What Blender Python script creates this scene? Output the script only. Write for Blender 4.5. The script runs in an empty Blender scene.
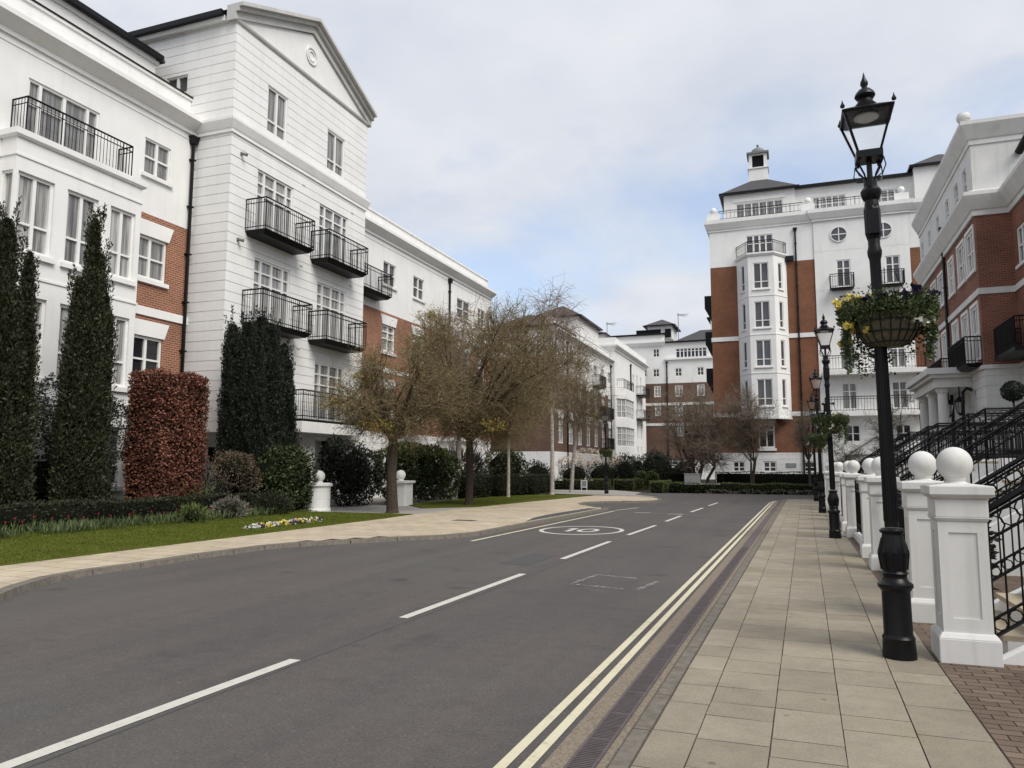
SUN_E = 2.2
CLOUD_OFF = (9.4, 0.3, 0)
CLOUD_LO = (4.3, 4.62, 5.25)
CLOUD_HI = (5.5, 5.62, 5.9)
SKY_GAIN = 1.45
EXPO = 0.59
import bpy, math, random
import numpy as np
from mathutils import Vector, Matrix

scene = bpy.context.scene
COL = scene.collection
rnd = random.Random(7)
R = math.radians

# ------------------------------------------------------------------ camera
FPX, PITCH, YAW, EYE, ROLL = 755.0, math.atan(83/755), R(20.43), 1.6, R(0.15)
cF = Vector((-math.sin(YAW)*math.cos(PITCH), math.cos(YAW)*math.cos(PITCH), math.sin(PITCH)))
cR = Vector((math.cos(YAW), math.sin(YAW), 0))
cU = cR.cross(cF)
cR, cU = cR*math.cos(ROLL)+cU*math.sin(ROLL), cU*math.cos(ROLL)-cR*math.sin(ROLL)
cam = bpy.data.cameras.new('camera'); camo = bpy.data.objects.new('camera', cam); COL.objects.link(camo)
cam.sensor_width = 36.0; cam.lens = FPX*36/1024; cam.clip_start = 0.05; cam.clip_end = 3000
M = Matrix(((cR.x, cU.x, -cF.x, 0), (cR.y, cU.y, -cF.y, 0), (cR.z, cU.z, -cF.z, EYE), (0, 0, 0, 1)))
camo.matrix_world = M
scene.camera = camo

# surveying helpers: where a sight line of the photograph meets a known plane
def _ray(px, py): return cF + cR*((px-512)/FPX) - cU*((py-384)/FPX)
def gr(px, py, z=0.0):
    d = _ray(px, py); t = (z-EYE)/d.z; return (d.x*t, d.y*t)
def onX(px, py, X):
    d = _ray(px, py); t = X/d.x; return (d.y*t, EYE+d.z*t)
def onY(px, py, Y):
    d = _ray(px, py); t = Y/d.y; return (d.x*t, EYE+d.z*t)

# ------------------------------------------------------------------ materials
MATS = {}
def mat(name, rough=0.7, spec=0.3, metal=0.0):
    m = bpy.data.materials.new(name); m.use_nodes = True
    nt = m.node_tree; b = nt.nodes['Principled BSDF']
    b.inputs['Roughness'].default_value = rough
    b.inputs['Specular IOR Level'].default_value = spec
    b.inputs['Metallic'].default_value = metal
    MATS[name] = m
    return m, nt, b
def N(nt, t, **kw):
    n = nt.nodes.new(t)
    for k, v in kw.items(): setattr(n, k, v)
    return n
def ramp(nt, stops, fac):
    r = N(nt, 'ShaderNodeValToRGB'); e = r.color_ramp.elements
    while len(e) > 2: e.remove(e[-1])
    for i, (p, c) in enumerate(stops):
        q = e[i] if i < 2 else e.new(p)
        q.position = p; q.color = (*c, 1)
    nt.links.new(fac, r.inputs['Fac'])
    return r.outputs['Color']
def objco(nt, scale=(1, 1, 1)):
    t = N(nt, 'ShaderNodeTexCoord'); m = N(nt, 'ShaderNodeMapping'); m.inputs['Scale'].default_value = scale
    nt.links.new(t.outputs['Object'], m.inputs['Vector']); return m.outputs['Vector']
def noise(nt, vec, scale, detail=4, rough=0.55):
    n = N(nt, 'ShaderNodeTexNoise'); n.inputs['Scale'].default_value = scale
    n.inputs['Detail'].default_value = detail; n.inputs['Roughness'].default_value = rough
    nt.links.new(vec, n.inputs['Vector']); return n.outputs['Fac']
def mixc(nt, fac, a, b, mode='MIX'):
    m = N(nt, 'ShaderNodeMix', data_type='RGBA', blend_type=mode)
    for s, v in ((m.inputs[0], fac), (m.inputs[6], a), (m.inputs[7], b)):
        if isinstance(v, (int, float)): s.default_value = v
        elif isinstance(v, tuple): s.default_value = (*v, 1)
        else: nt.links.new(v, s)
    return m.outputs[2]
def bump(nt, b, h, strength=0.3, dist=0.02):
    n = N(nt, 'ShaderNodeBump'); n.inputs['Strength'].default_value = strength; n.inputs['Distance'].default_value = dist
    nt.links.new(h, n.inputs['Height']); nt.links.new(n.outputs['Normal'], b.inputs['Normal'])

def stucco(name, c0, c1, streak=0.09):
    m, nt, b = mat(name, 0.75, 0.25)
    f = noise(nt, objco(nt), 0.9, 6)
    col = ramp(nt, [(0.3, c0), (0.7, c1)], f)
    s = noise(nt, objco(nt, (2.5, 2.5, 0.18)), 1.6, 5, 0.65)
    st = ramp(nt, [(0.5, (1, 1, 1)), (0.8, (1-streak,)*2+(1-streak*1.3,))], s)
    col = mixc(nt, 1.0, col, st, 'MULTIPLY')
    gm = noise(nt, objco(nt, (1, 1, .7)), 4.5, 7, 0.7)
    col = mixc(nt, 1.0, col, ramp(nt, [(0.6, (1, 1, 1)), (0.78, (1-streak*.9, 1-streak*.8, 1-streak*1.2))], gm), 'MULTIPLY')
    nt.links.new(col, b.inputs['Base Color'])
    bump(nt, b, noise(nt, objco(nt), 60, 3), 0.12, 0.01)
stucco('white_stucco', (0.75, 0.74, 0.715), (0.82, 0.81, 0.785))
stucco('shaded_stucco', (0.62, 0.61, 0.585), (0.70, 0.69, 0.665), 0.2)  # white stucco with shade put into its colour, for right-hand house and piers
stucco('white_paint', (0.74, 0.73, 0.705), (0.80, 0.79, 0.77), 0.06)
stucco('grey_stone', (0.48, 0.475, 0.45), (0.58, 0.57, 0.54), 0.2)
stucco('cream_stone', (0.45, 0.42, 0.36), (0.56, 0.52, 0.45), 0.2)

def brick(name, c1, c2, mortar, msize=0.012):
    m, nt, b = mat(name, 0.85, 0.2)
    t = N(nt, 'ShaderNodeTexCoord'); s = N(nt, 'ShaderNodeSeparateXYZ'); nt.links.new(t.outputs['Object'], s.inputs[0])
    a = N(nt, 'ShaderNodeMath', operation='ADD'); nt.links.new(s.outputs['X'], a.inputs[0]); nt.links.new(s.outputs['Y'], a.inputs[1])
    c = N(nt, 'ShaderNodeCombineXYZ'); nt.links.new(a.outputs[0], c.inputs['X']); nt.links.new(s.outputs['Z'], c.inputs['Y'])
    k = N(nt, 'ShaderNodeTexBrick'); nt.links.new(c.outputs[0], k.inputs['Vector'])
    for i, v in (('Scale', 1.0), ('Brick Width', 0.225), ('Row Height', 0.075), ('Mortar Size', msize), ('Mortar Smooth', 0.3), ('Bias', -0.1)): k.inputs[i].default_value = v
    k.inputs['Color1'].default_value = (*c1, 1); k.inputs['Color2'].default_value = (*c2, 1); k.inputs['Mortar'].default_value = (*mortar, 1)
    f = noise(nt, objco(nt), 0.7, 6)
    v = ramp(nt, [(0.3, (0.78,)*3), (0.7, (1.15,)*3)], f)
    nt.links.new(mixc(nt, 1.0, k.outputs['Color'], v, 'MULTIPLY'), b.inputs['Base Color'])
    bump(nt, b, k.outputs['Fac'], -0.4, 0.008)
brick('orange_brick', (0.275, 0.098, 0.054), (0.19, 0.063, 0.036), (0.40, 0.27, 0.19), .014)
brick('red_brick', (0.25, 0.072, 0.045), (0.15, 0.045, 0.032), (0.26, 0.18, 0.135), .014)
brick('brown_brick', (0.235, 0.092, 0.045), (0.18, 0.068, 0.035), (0.20, 0.12, 0.08))
brick('dark_brick', (0.150, 0.082, 0.056), (0.112, 0.060, 0.042), (0.16, 0.118, 0.095))

def plain(name, c, rough=0.6, spec=0.3, metal=0.0, var=0.15, scale=6.0):
    m, nt, b = mat(name, rough, spec, metal)
    f = noise(nt, objco(nt), scale, 4)
    nt.links.new(ramp(nt, [(0.25, tuple(x*(1-var) for x in c)), (0.75, tuple(x*(1+var) for x in c))], f), b.inputs['Base Color'])
plain('black_iron', (0.0045, 0.0045, 0.005), 0.45, 0.22)
plain('black_gloss', (0.005, 0.005, 0.006), 0.36, 0.26, var=0.3, scale=14)
plain('dark_void', (0.012, 0.012, 0.013), 0.8, 0.1)
plain('slate', (0.065, 0.06, 0.062), 0.7, 0.3, var=0.3)
plain('brown_tile', (0.075, 0.055, 0.047), 0.8, 0.2, var=0.3)
plain('lead_grey', (0.17, 0.18, 0.175), 0.55, 0.3)
plain('pale_box', (0.36, 0.36, 0.35), 0.5, 0.3)
plain('sign_white', (0.66, 0.67, 0.68), 0.4, 0.4, var=0.04)
plain('sign_grey', (0.25, 0.26, 0.27), 0.5, 0.3)
plain('bark', (0.062, 0.048, 0.036), 0.95, 0.1, var=0.45, scale=20)
plain('bark_pale', (0.36, 0.33, 0.29), 0.9, 0.1, var=0.45, scale=9)
plain('twig_brown', (0.175, 0.135, 0.078), 0.95, 0.05, var=0.25)
plain('twig_dark', (0.20, 0.160, 0.120), 0.95, 0.05, var=0.25)
plain('twig_birch', (0.24, 0.19, 0.15), 0.95, 0.05, var=0.25)
plain('basket_liner', (0.12, 0.105, 0.07), 0.95, 0.1, var=0.35, scale=25)
plain('soil', (0.035, 0.026, 0.02), 0.95, 0.1, var=0.4, scale=12)
plain('petal_yellow', (0.74, 0.61, 0.15), 0.6, 0.2, var=0.2)
plain('petal_violet', (0.022, 0.014, 0.06), 0.6, 0.2, var=0.3)
plain('petal_white', (0.60, 0.58, 0.52), 0.6, 0.2, var=0.1)
plain('petal_red', (0.20, 0.012, 0.03), 0.6, 0.2, var=0.2)
plain('petal_mauve', (0.40, 0.28, 0.36), 0.6, 0.2, var=0.2)
plain('petal_blossom', (0.55, 0.47, 0.37), 0.7, 0.2, var=0.25)
plain('kerb_granite', (0.155, 0.138, 0.115), 0.9, 0.2, var=0.3, scale=14)
plain('step_stone', (0.42, 0.35, 0.25), 0.85, 0.2, var=0.15, scale=5)

def leaf(name, c0, c1, rough=0.55):
    m, nt, b = mat(name, rough, 0.25)
    g = N(nt, 'ShaderNodeNewGeometry')
    a = ramp(nt, [(0.0, c0), (1.0, c1)], g.outputs['Random Per Island'])
    f = noise(nt, objco(nt), 1.7, 4)
    v = ramp(nt, [(0.3, (0.7,)*3), (0.7, (1.25,)*3)], f)
    nt.links.new(mixc(nt, 1.0, a, v, 'MULTIPLY'), b.inputs['Base Color'])
leaf('cypress_leaf', (0.013, 0.016, 0.008), (0.052, 0.055, 0.025))
leaf('yew_leaf', (0.009, 0.012, 0.009), (0.026, 0.032, 0.020))
leaf('hedge_leaf', (0.014, 0.018, 0.009), (0.046, 0.053, 0.024))
leaf('box_leaf', (0.055, 0.075, 0.020), (0.125, 0.155, 0.045))
leaf('dark_leaf', (0.008, 0.011, 0.008), (0.027, 0.034, 0.023))
leaf('laurel_leaf', (0.022, 0.032, 0.014), (0.080, 0.100, 0.036), 0.4)
leaf('bright_leaf', (0.055, 0.080, 0.020), (0.150, 0.185, 0.050), 0.45)
leaf('beech_leaf', (0.050, 0.021, 0.015), (0.27, 0.106, 0.068), 0.6)
leaf('bud_leaf', (0.15, 0.122, 0.052), (0.36, 0.30, 0.13), 0.8)
leaf('gold_leaf', (0.22, 0.18, 0.04), (0.36, 0.28, 0.07), 0.8)
leaf('grey_leaf', (0.08, 0.075, 0.06), (0.20, 0.185, 0.155), 0.8)
leaf('rust_leaf', (0.075, 0.058, 0.040), (0.16, 0.115, 0.075), 0.8)
leaf('basket_leaf', (0.028, 0.042, 0.016), (0.115, 0.150, 0.060), 0.5)
leaf('scrub_leaf', (0.018, 0.021, 0.015), (0.075, 0.080, 0.060), 0.5)

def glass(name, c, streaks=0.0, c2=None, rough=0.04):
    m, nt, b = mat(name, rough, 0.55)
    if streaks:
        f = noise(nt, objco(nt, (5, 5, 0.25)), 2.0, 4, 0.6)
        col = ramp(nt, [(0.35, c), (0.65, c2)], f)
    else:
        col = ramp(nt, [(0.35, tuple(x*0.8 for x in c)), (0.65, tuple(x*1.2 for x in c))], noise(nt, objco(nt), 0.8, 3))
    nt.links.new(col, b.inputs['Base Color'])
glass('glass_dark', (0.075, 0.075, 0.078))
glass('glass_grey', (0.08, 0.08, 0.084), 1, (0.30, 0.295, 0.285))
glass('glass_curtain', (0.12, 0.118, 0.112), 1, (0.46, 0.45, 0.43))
glass('glass_black', (0.018, 0.018, 0.02))
glass('lamp_glass', (0.93, 0.94, 0.93), 0, None, 0.25)

b = MATS['lamp_glass'].node_tree.nodes['Principled BSDF']; b.inputs['Transmission Weight'].default_value = .97; b.inputs['Roughness'].default_value = .35; b.inputs['IOR'].default_value = 1.05
# asphalt
m, nt, b = mat('asphalt', 0.82, 0.3)
v = objco(nt)
big = ramp(nt, [(0.3, (0.080, 0.071, 0.066)), (0.5, (0.093, 0.081, 0.074)), (0.7, (0.091, 0.087, 0.079))], noise(nt, v, 0.22, 6, 0.6))
fine = mixc(nt, 1.0, ramp(nt, [(0.3, (0.68,)*3), (0.7, (1.32,)*3)], noise(nt, v, 48, 4, 0.8)), ramp(nt, [(0.35, (0.93,)*3), (0.65, (1.07,)*3)], noise(nt, v, 7, 5, 0.7)), 'MULTIPLY')
trk = ramp(nt, [(0.42, (1, 1, 1)), (0.62, (0.88, 0.89, 0.91))], noise(nt, objco(nt, (1.6, 0.06, 1)), 1.0, 4))
blot = ramp(nt, [(0.55, (1, 1, 1)), (0.72, (0.8, 0.8, 0.81))], noise(nt, v, 1.3, 5, 0.65))
c = mixc(nt, 1.0, mixc(nt, 1.0, mixc(nt, 1.0, big, fine, 'MULTIPLY'), trk, 'MULTIPLY'), blot, 'MULTIPLY')
vs_ = N(nt, 'ShaderNodeTexVoronoi'); vs_.inputs['Scale'].default_value = 26; nt.links.new(v, vs_.inputs['Vector'])   # pale stone chips in the wearing course
c = mixc(nt, 1.0, c, ramp(nt, [(.10, (1.45, 1.42, 1.36)), (.22, (1, 1, 1))], vs_.outputs['Distance']), 'MULTIPLY')
vd_ = N(nt, 'ShaderNodeTexVoronoi'); vd_.inputs['Scale'].default_value = .8; nt.links.new(v, vd_.inputs['Vector'])    # oil drips
c = mixc(nt, 1.0, c, ramp(nt, [(.05, (.72, .72, .73)), (.16, (1, 1, 1))], vd_.outputs['Distance']), 'MULTIPLY')
nt.links.new(c, b.inputs['Base Color']); bump(nt, b, noise(nt, v, 90, 2), 0.35, 0.01)
m, nt, b = mat('asphalt_patch', 0.85, 0.3)
nt.links.new(ramp(nt, [(0.3, (0.060,)*3), (0.7, (0.086, 0.083, 0.079))], noise(nt, objco(nt), 40, 3)), b.inputs['Base Color'])
# worn road paint
for nm, c in (('paint_white', (0.50, 0.485, 0.43)), ('paint_yellow', (0.55, 0.505, 0.36)), ('paint_faded', (0.225, 0.215, 0.205))):
    m, nt, b = mat(nm, 0.75, 0.3)
    w = noise(nt, objco(nt), 9, 8, 0.75)
    nt.links.new(ramp(nt, [(0.30, tuple(x*0.55 for x in c)), (0.44, c), (0.7, tuple(x*1.08 for x in c))], w), b.inputs['Base Color'])
# paving slabs: a tone per slab, dirt on top
def slabmat(name, c0, c1, stain):
    m, nt, b = mat(name, 0.85, 0.25)
    g = N(nt, 'ShaderNodeNewGeometry')
    a = ramp(nt, [(0, c0), (1, c1)], g.outputs['Random Per Island'])
    v = objco(nt)
    f = ramp(nt, [(0.3, (0.84,)*3), (0.7, (1.1,)*3)], noise(nt, v, 1.1, 6, 0.6))
    p = ramp(nt, [(0.3, (0.86,)*3), (0.7, (1.12,)*3)], noise(nt, v, 70, 2, 0.7))
    s = ramp(nt, [(0.56, (1, 1, 1)), (0.72, stain)], noise(nt, v, 0.55, 5, 0.6))
    c = mixc(nt, 1.0, mixc(nt, 1.0, mixc(nt, 1.0, a, f, 'MULTIPLY'), p, 'MULTIPLY'), s, 'MULTIPLY')
    vo = N(nt, 'ShaderNodeTexVoronoi'); vo.inputs['Scale'].default_value = 2.6; nt.links.new(v, vo.inputs['Vector'])   # trodden gum and drip spots
    c = mixc(nt, 1.0, c, ramp(nt, [(.045, (.62, .62, .62)), (.075, (1, 1, 1))], vo.outputs['Distance']), 'MULTIPLY')
    q = ramp(nt, [(0.42, (.94,)*3), (0.58, (1.03,)*3)], noise(nt, v, 5.5, 6, 0.7)); c = mixc(nt, 1.0, c, q, 'MULTIPLY')
    nt.links.new(c, b.inputs['Base Color']); bump(nt, b, noise(nt, v, 80, 2), 0.3, 0.006)
slabmat('paving_slab', (0.240, 0.208, 0.156), (0.305, 0.266, 0.203), (0.82, 0.84, 0.66))
slabmat('pale_slab', (0.43, 0.355, 0.255), (0.50, 0.42, 0.31), (0.86, 0.86, 0.82))
slabmat('block_paver', (0.13, 0.092, 0.068), (0.19, 0.14, 0.105), (0.8, 0.8, 0.75))
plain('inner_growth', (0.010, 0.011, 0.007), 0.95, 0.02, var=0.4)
plain('joint_dark', (0.10, 0.086, 0.068), 0.95, 0.1, var=0.3, scale=30)
plain('exposed_concrete', (0.20, 0.165, 0.125), 0.95, 0.15, var=0.45, scale=60)
plain('drain_trough', (0.035, 0.03, 0.03), 0.9, 0.1)
plain('drain_iron', (0.088, 0.070, 0.068), 0.6, 0.4, var=0.2, scale=12)
plain('forecourt', (0.30, 0.285, 0.26), 0.9, 0.2, var=0.15, scale=2)
m, nt, b = mat('lawn', 0.95, 0.1)
v = objco(nt)
g1 = ramp(nt, [(0.25, (0.058, 0.074, 0.008)), (0.5, (0.080, 0.096, 0.011)), (0.75, (0.102, 0.112, 0.018))], noise(nt, v, 1.2, 6, 0.65))
g2 = ramp(nt, [(0.3, (0.6,)*3), (0.7, (1.3,)*3)], noise(nt, v, 45, 3, 0.7))
nt.links.new(mixc(nt, 1.0, g1, g2, 'MULTIPLY'), b.inputs['Base Color']); bump(nt, b, noise(nt, v, 50, 3), 0.8, 0.03)
leaf('grass_blade', (0.060, 0.078, 0.008), (0.115, 0.130, 0.018), 0.8)

# ------------------------------------------------------------------ mesh building
class MB:
    def __init__(s): s.v = []; s.f = []
    def quad(s, a, b, c, d):
        n = len(s.v); s.v += [tuple(a), tuple(b), tuple(c), tuple(d)]; s.f.append((n, n+1, n+2, n+3))
    def poly(s, pts):
        n = len(s.v); s.v += [tuple(p) for p in pts]; s.f.append(tuple(range(n, n+len(pts))))
    def hexa(s, c):
        n = len(s.v); s.v += [tuple(p) for p in c]
        for q in ((0, 3, 2, 1), (4, 5, 6, 7), (0, 1, 5, 4), (1, 2, 6, 5), (2, 3, 7, 6), (3, 0, 4, 7)): s.f.append(tuple(n+i for i in q))
    def box(s, x0, x1, y0, y1, z0, z1):
        s.hexa([(x0, y0, z0), (x1, y0, z0), (x1, y1, z0), (x0, y1, z0), (x0, y0, z1), (x1, y0, z1), (x1, y1, z1), (x0, y1, z1)])
    def frustum(s, x0, x1, y0, y1, z0, X0, X1, Y0, Y1, z1):
        s.hexa([(x0, y0, z0), (x1, y0, z0), (x1, y1, z0), (x0, y1, z0), (X0, Y0, z1), (X1, Y0, z1), (X1, Y1, z1), (X0, Y1, z1)])
    def tube(s, p0, p1, r0, r1=None, n=8, cap=True):
        r1 = r0 if r1 is None else r1
        p0, p1 = Vector(p0), Vector(p1); d = (p1-p0).normalized()
        u = d.cross(Vector((0, 0, 1)) if abs(d.z) < 0.9 else Vector((1, 0, 0))).normalized(); w = d.cross(u)
        k = len(s.v)
        for p, r in ((p0, r0), (p1, r1)):
            for i in range(n):
                a = 2*math.pi*i/n; s.v.append(tuple(p+u*(r*math.cos(a))+w*(r*math.sin(a))))
        for i in range(n): s.f.append((k+i, k+(i+1) % n, k+n+(i+1) % n, k+n+i))
        if cap: s.f.append(tuple(k+n+i for i in range(n))); s.f.append(tuple(k+n-1-i for i in range(n)))
    def path(s, pts, r, n=6):
        pts = [Vector(p) for p in pts]; k = len(s.v)
        for j, p in enumerate(pts):
            d = (pts[min(j+1, len(pts)-1)]-pts[max(j-1, 0)]).normalized()
            u = d.cross(Vector((0.31, 0.17, 0.93))).normalized(); w = d.cross(u)
            rr = r[j] if isinstance(r, (list, tuple)) else r
            for i in range(n):
                a = 2*math.pi*i/n; s.v.append(tuple(p+u*(rr*math.cos(a))+w*(rr*math.sin(a))))
        for j in range(len(pts)-1):
            for i in range(n): s.f.append((k+j*n+i, k+j*n+(i+1) % n, k+(j+1)*n+(i+1) % n, k+(j+1)*n+i))
        s.f.append(tuple(k+n-1-i for i in range(n))); q = k+(len(pts)-1)*n; s.f.append(tuple(q+i for i in range(n)))
    def lathe(s, prof, c=(0, 0, 0), n=20, a0=0.0):
        k = len(s.v)
        for r, z in prof:
            for i in range(n):
                a = a0+2*math.pi*i/n; s.v.append((c[0]+r*math.cos(a), c[1]+r*math.sin(a), c[2]+z))
        for j in range(len(prof)-1):
            for i in range(n): s.f.append((k+j*n+i, k+j*n+(i+1) % n, k+(j+1)*n+(i+1) % n, k+(j+1)*n+i))
        s.f.append(tuple(k+n-1-i for i in range(n))); q = k+(len(prof)-1)*n; s.f.append(tuple(q+i for i in range(n)))
    def ring(s, c, U, W, r, t, n=12):
        c, U, W = Vector(c), Vector(U), Vector(W); D = U.cross(W).normalized(); k = len(s.v)
        for i in range(n):
            a = 2*math.pi*i/n; e = U*math.cos(a)+W*math.sin(a)
            for dr, dd in ((-t, -t), (t, -t), (t, t), (-t, t)): s.v.append(tuple(c+e*(r+dr)+D*dd))
        for i in range(n):
            j = (i+1) % n
            for q in range(4): s.f.append((k+i*4+q, k+j*4+q, k+j*4+(q+1) % 4, k+i*4+(q+1) % 4))
    def prism(s, pts, z0, z1):
        n = len(pts); k = len(s.v)
        s.v += [(p[0], p[1], z0) for p in pts]+[(p[0], p[1], z1) for p in pts]
        s.f.append(tuple(k+n-1-i for i in range(n))); s.f.append(tuple(k+n+i for i in range(n)))
        for i in range(n): j = (i+1) % n; s.f.append((k+i, k+j, k+n+j, k+n+i))
    def sweep(s, path, prof):
        # prof: (distance to the right of travel, z); mitred at corners, capped
        P = [Vector((p[0], p[1])) for p in path]; k = len(s.v); m = len(prof)
        for i, p in enumerate(P):
            ds = []
            if i > 0: ds.append((P[i]-P[i-1]).normalized())
            if i < len(P)-1: ds.append((P[i+1]-P[i]).normalized())
            ns = [Vector((d.y, -d.x)) for d in ds]
            o = ns[0] if len(ns) == 1 else (ns[0]+ns[1])/(1+ns[0].dot(ns[1]))
            for d, z in prof: s.v.append((p.x+o.x*d, p.y+o.y*d, z))
        for i in range(len(P)-1):
            for j in range(m): q = (j+1) % m; s.f.append((k+i*m+j, k+(i+1)*m+j, k+(i+1)*m+q, k+i*m+q))
        s.f.append(tuple(k+j for j in range(m))); q = k+(len(P)-1)*m; s.f.append(tuple(q+m-1-j for j in range(m)))
    def build(s, name, material, parent=None, smooth=False, base=None):
        me = bpy.data.meshes.new(name)
        vs = s.v
        if base is not None: vs = [(x-base[0], y-base[1], z-base[2]) for x, y, z in vs]
        me.from_pydata(vs, [], s.f); me.materials.append(MATS[material])
        if smooth: me.polygons.foreach_set('use_smooth', [True]*len(me.polygons))
        o = bpy.data.objects.new(name, me); COL.objects.link(o)
        if parent is not None: o.parent = parent
        elif base is not None: o.location = base
        return o
def smooth_angle(o, deg=40):
    me = o.data; me.polygons.foreach_set('use_smooth', [True]*len(me.polygons))
    me.set_sharp_from_angle(angle=R(deg))
def tag(o, label=None, cat=None, group=None, kind=None):
    if label: o['label'] = label
    if cat: o['category'] = cat
    if group: o['group'] = group
    if kind: o['kind'] = kind
    return o
def thing(name, label, cat, loc=(0, 0, 0), group=None, rotz=0.0):
    o = bpy.data.objects.new(name, None); COL.objects.link(o); o.location = loc; o.rotation_euler = (0, 0, rotz)
    o.empty_display_size = 0.2
    return tag(o, label, cat, group)
def dup(root, loc, label, rotz=None):
    c = root.copy(); COL.objects.link(c); c.location = loc; c['label'] = label
    if rotz is not None: c.rotation_euler = (0, 0, rotz)
    for ch in root.children:
        d = ch.copy(); COL.objects.link(d); d.parent = c
        for g in ch.children: e = g.copy(); COL.objects.link(e); e.parent = d
    return c
def npmesh(name, V, F, material, parent=None, inner=0):
    V = np.asarray(V, dtype=np.float32); F = np.asarray(F, dtype=np.int32); k = F.shape[1]
    me = bpy.data.meshes.new(name)
    me.vertices.add(len(V)); me.vertices.foreach_set('co', V.ravel())
    me.loops.add(F.size); me.loops.foreach_set('vertex_index', F.ravel())
    me.polygons.add(len(F)); me.polygons.foreach_set('loop_start', np.arange(len(F), dtype=np.int32)*k)
    me.polygons.foreach_set('loop_total', np.full(len(F), k, dtype=np.int32))
    me.update(calc_edges=True); me.validate()
    me.materials.append(MATS[material])
    if inner:
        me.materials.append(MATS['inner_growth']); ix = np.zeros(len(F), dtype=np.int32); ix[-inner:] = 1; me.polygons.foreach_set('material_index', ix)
    o = bpy.data.objects.new(name, me); COL.objects.link(o)
    if parent is not None: o.parent = parent
    return o

# ---- leaves: folded-flat rhombi with their own direction
def leaf_quads(P, D, size, ratio=0.5, rng=None, spread=1.0):
    """P points, D preferred leaf direction, size length"""
    n = len(P); L = size*(0.6+0.8*rng.random(n))[:, None]
    D = D + spread*rng.normal(size=(n, 3)); D /= np.linalg.norm(D, axis=1)[:, None]+1e-9
    S = np.cross(D, rng.normal(size=(n, 3))); S /= np.linalg.norm(S, axis=1)[:, None]+1e-9
    W = L*ratio*0.5
    V = np.stack([P, P+D*L*0.45+S*W, P+D*L, P+D*L*0.45-S*W], 1).reshape(-1, 3)
    F = np.arange(4*n).reshape(n, 4)
    return V, F
def merge(parts):
    Vs, Fs, k = [], [], 0
    for V, F in parts: Vs.append(V); Fs.append(np.asarray(F)+k); k += len(V)
    return np.concatenate(Vs), np.concatenate(Fs)
def cones(p0, p1, r0, r1, n=3):
    p0, p1 = np.asarray(p0), np.asarray(p1); d = p1-p0; d = d/(np.linalg.norm(d, axis=1)[:, None]+1e-9)
    ref = np.where(np.abs(d[:, 2:3]) < 0.9, np.array([[0, 0, 1.0]]), np.array([[1.0, 0, 0]]))
    u = np.cross(d, ref); u /= np.linalg.norm(u, axis=1)[:, None]+1e-9; w = np.cross(d, u)
    K = len(p0); V = np.zeros((K, 2*n, 3))
    for i in range(n):
        a = 2*math.pi*i/n; e = u*math.cos(a)+w*math.sin(a)
        V[:, i] = p0+e*np.asarray(r0)[:, None]; V[:, n+i] = p1+e*np.asarray(r1)[:, None]
    base = (np.arange(K)*2*n)[:, None]
    F = np.concatenate([base+np.array([[i, (i+1) % n, n+(i+1) % n, n+i]]) for i in range(n)], 0)
    return V.reshape(-1, 3), F
def boxquads(x0, x1, y0, y1, z0, z1):
    V = np.array([(x0, y0, z0), (x1, y0, z0), (x1, y1, z0), (x0, y1, z0), (x0, y0, z1), (x1, y0, z1), (x1, y1, z1), (x0, y1, z1)], float)
    F = np.array([(0, 3, 2, 1), (4, 5, 6, 7), (0, 1, 5, 4), (1, 2, 6, 5), (2, 3, 7, 6), (3, 0, 4, 7)])
    return V, F
def lump(c, r, n=14, m=8, rng=None, wob=0.12):
    V = []; F = []
    ph = rng.random(6)*6.28
    for j in range(m+1):
        t = math.pi*j/m
        for i in range(n):
            a = 2*math.pi*i/n
            k = 1+wob*(math.sin(3*a+ph[0]+2*t)+0.6*math.sin(5*a+ph[1]-3*t))
            V.append((c[0]+r[0]*k*math.sin(t)*math.cos(a), c[1]+r[1]*k*math.sin(t)*math.sin(a), c[2]+r[2]*k*math.cos(t)))
    for j in range(m):
        for i in range(n): F.append((j*n+i, j*n+(i+1) % n, (j+1)*n+(i+1) % n, (j+1)*n+i))
    return np.array(V), np.array(F)
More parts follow.
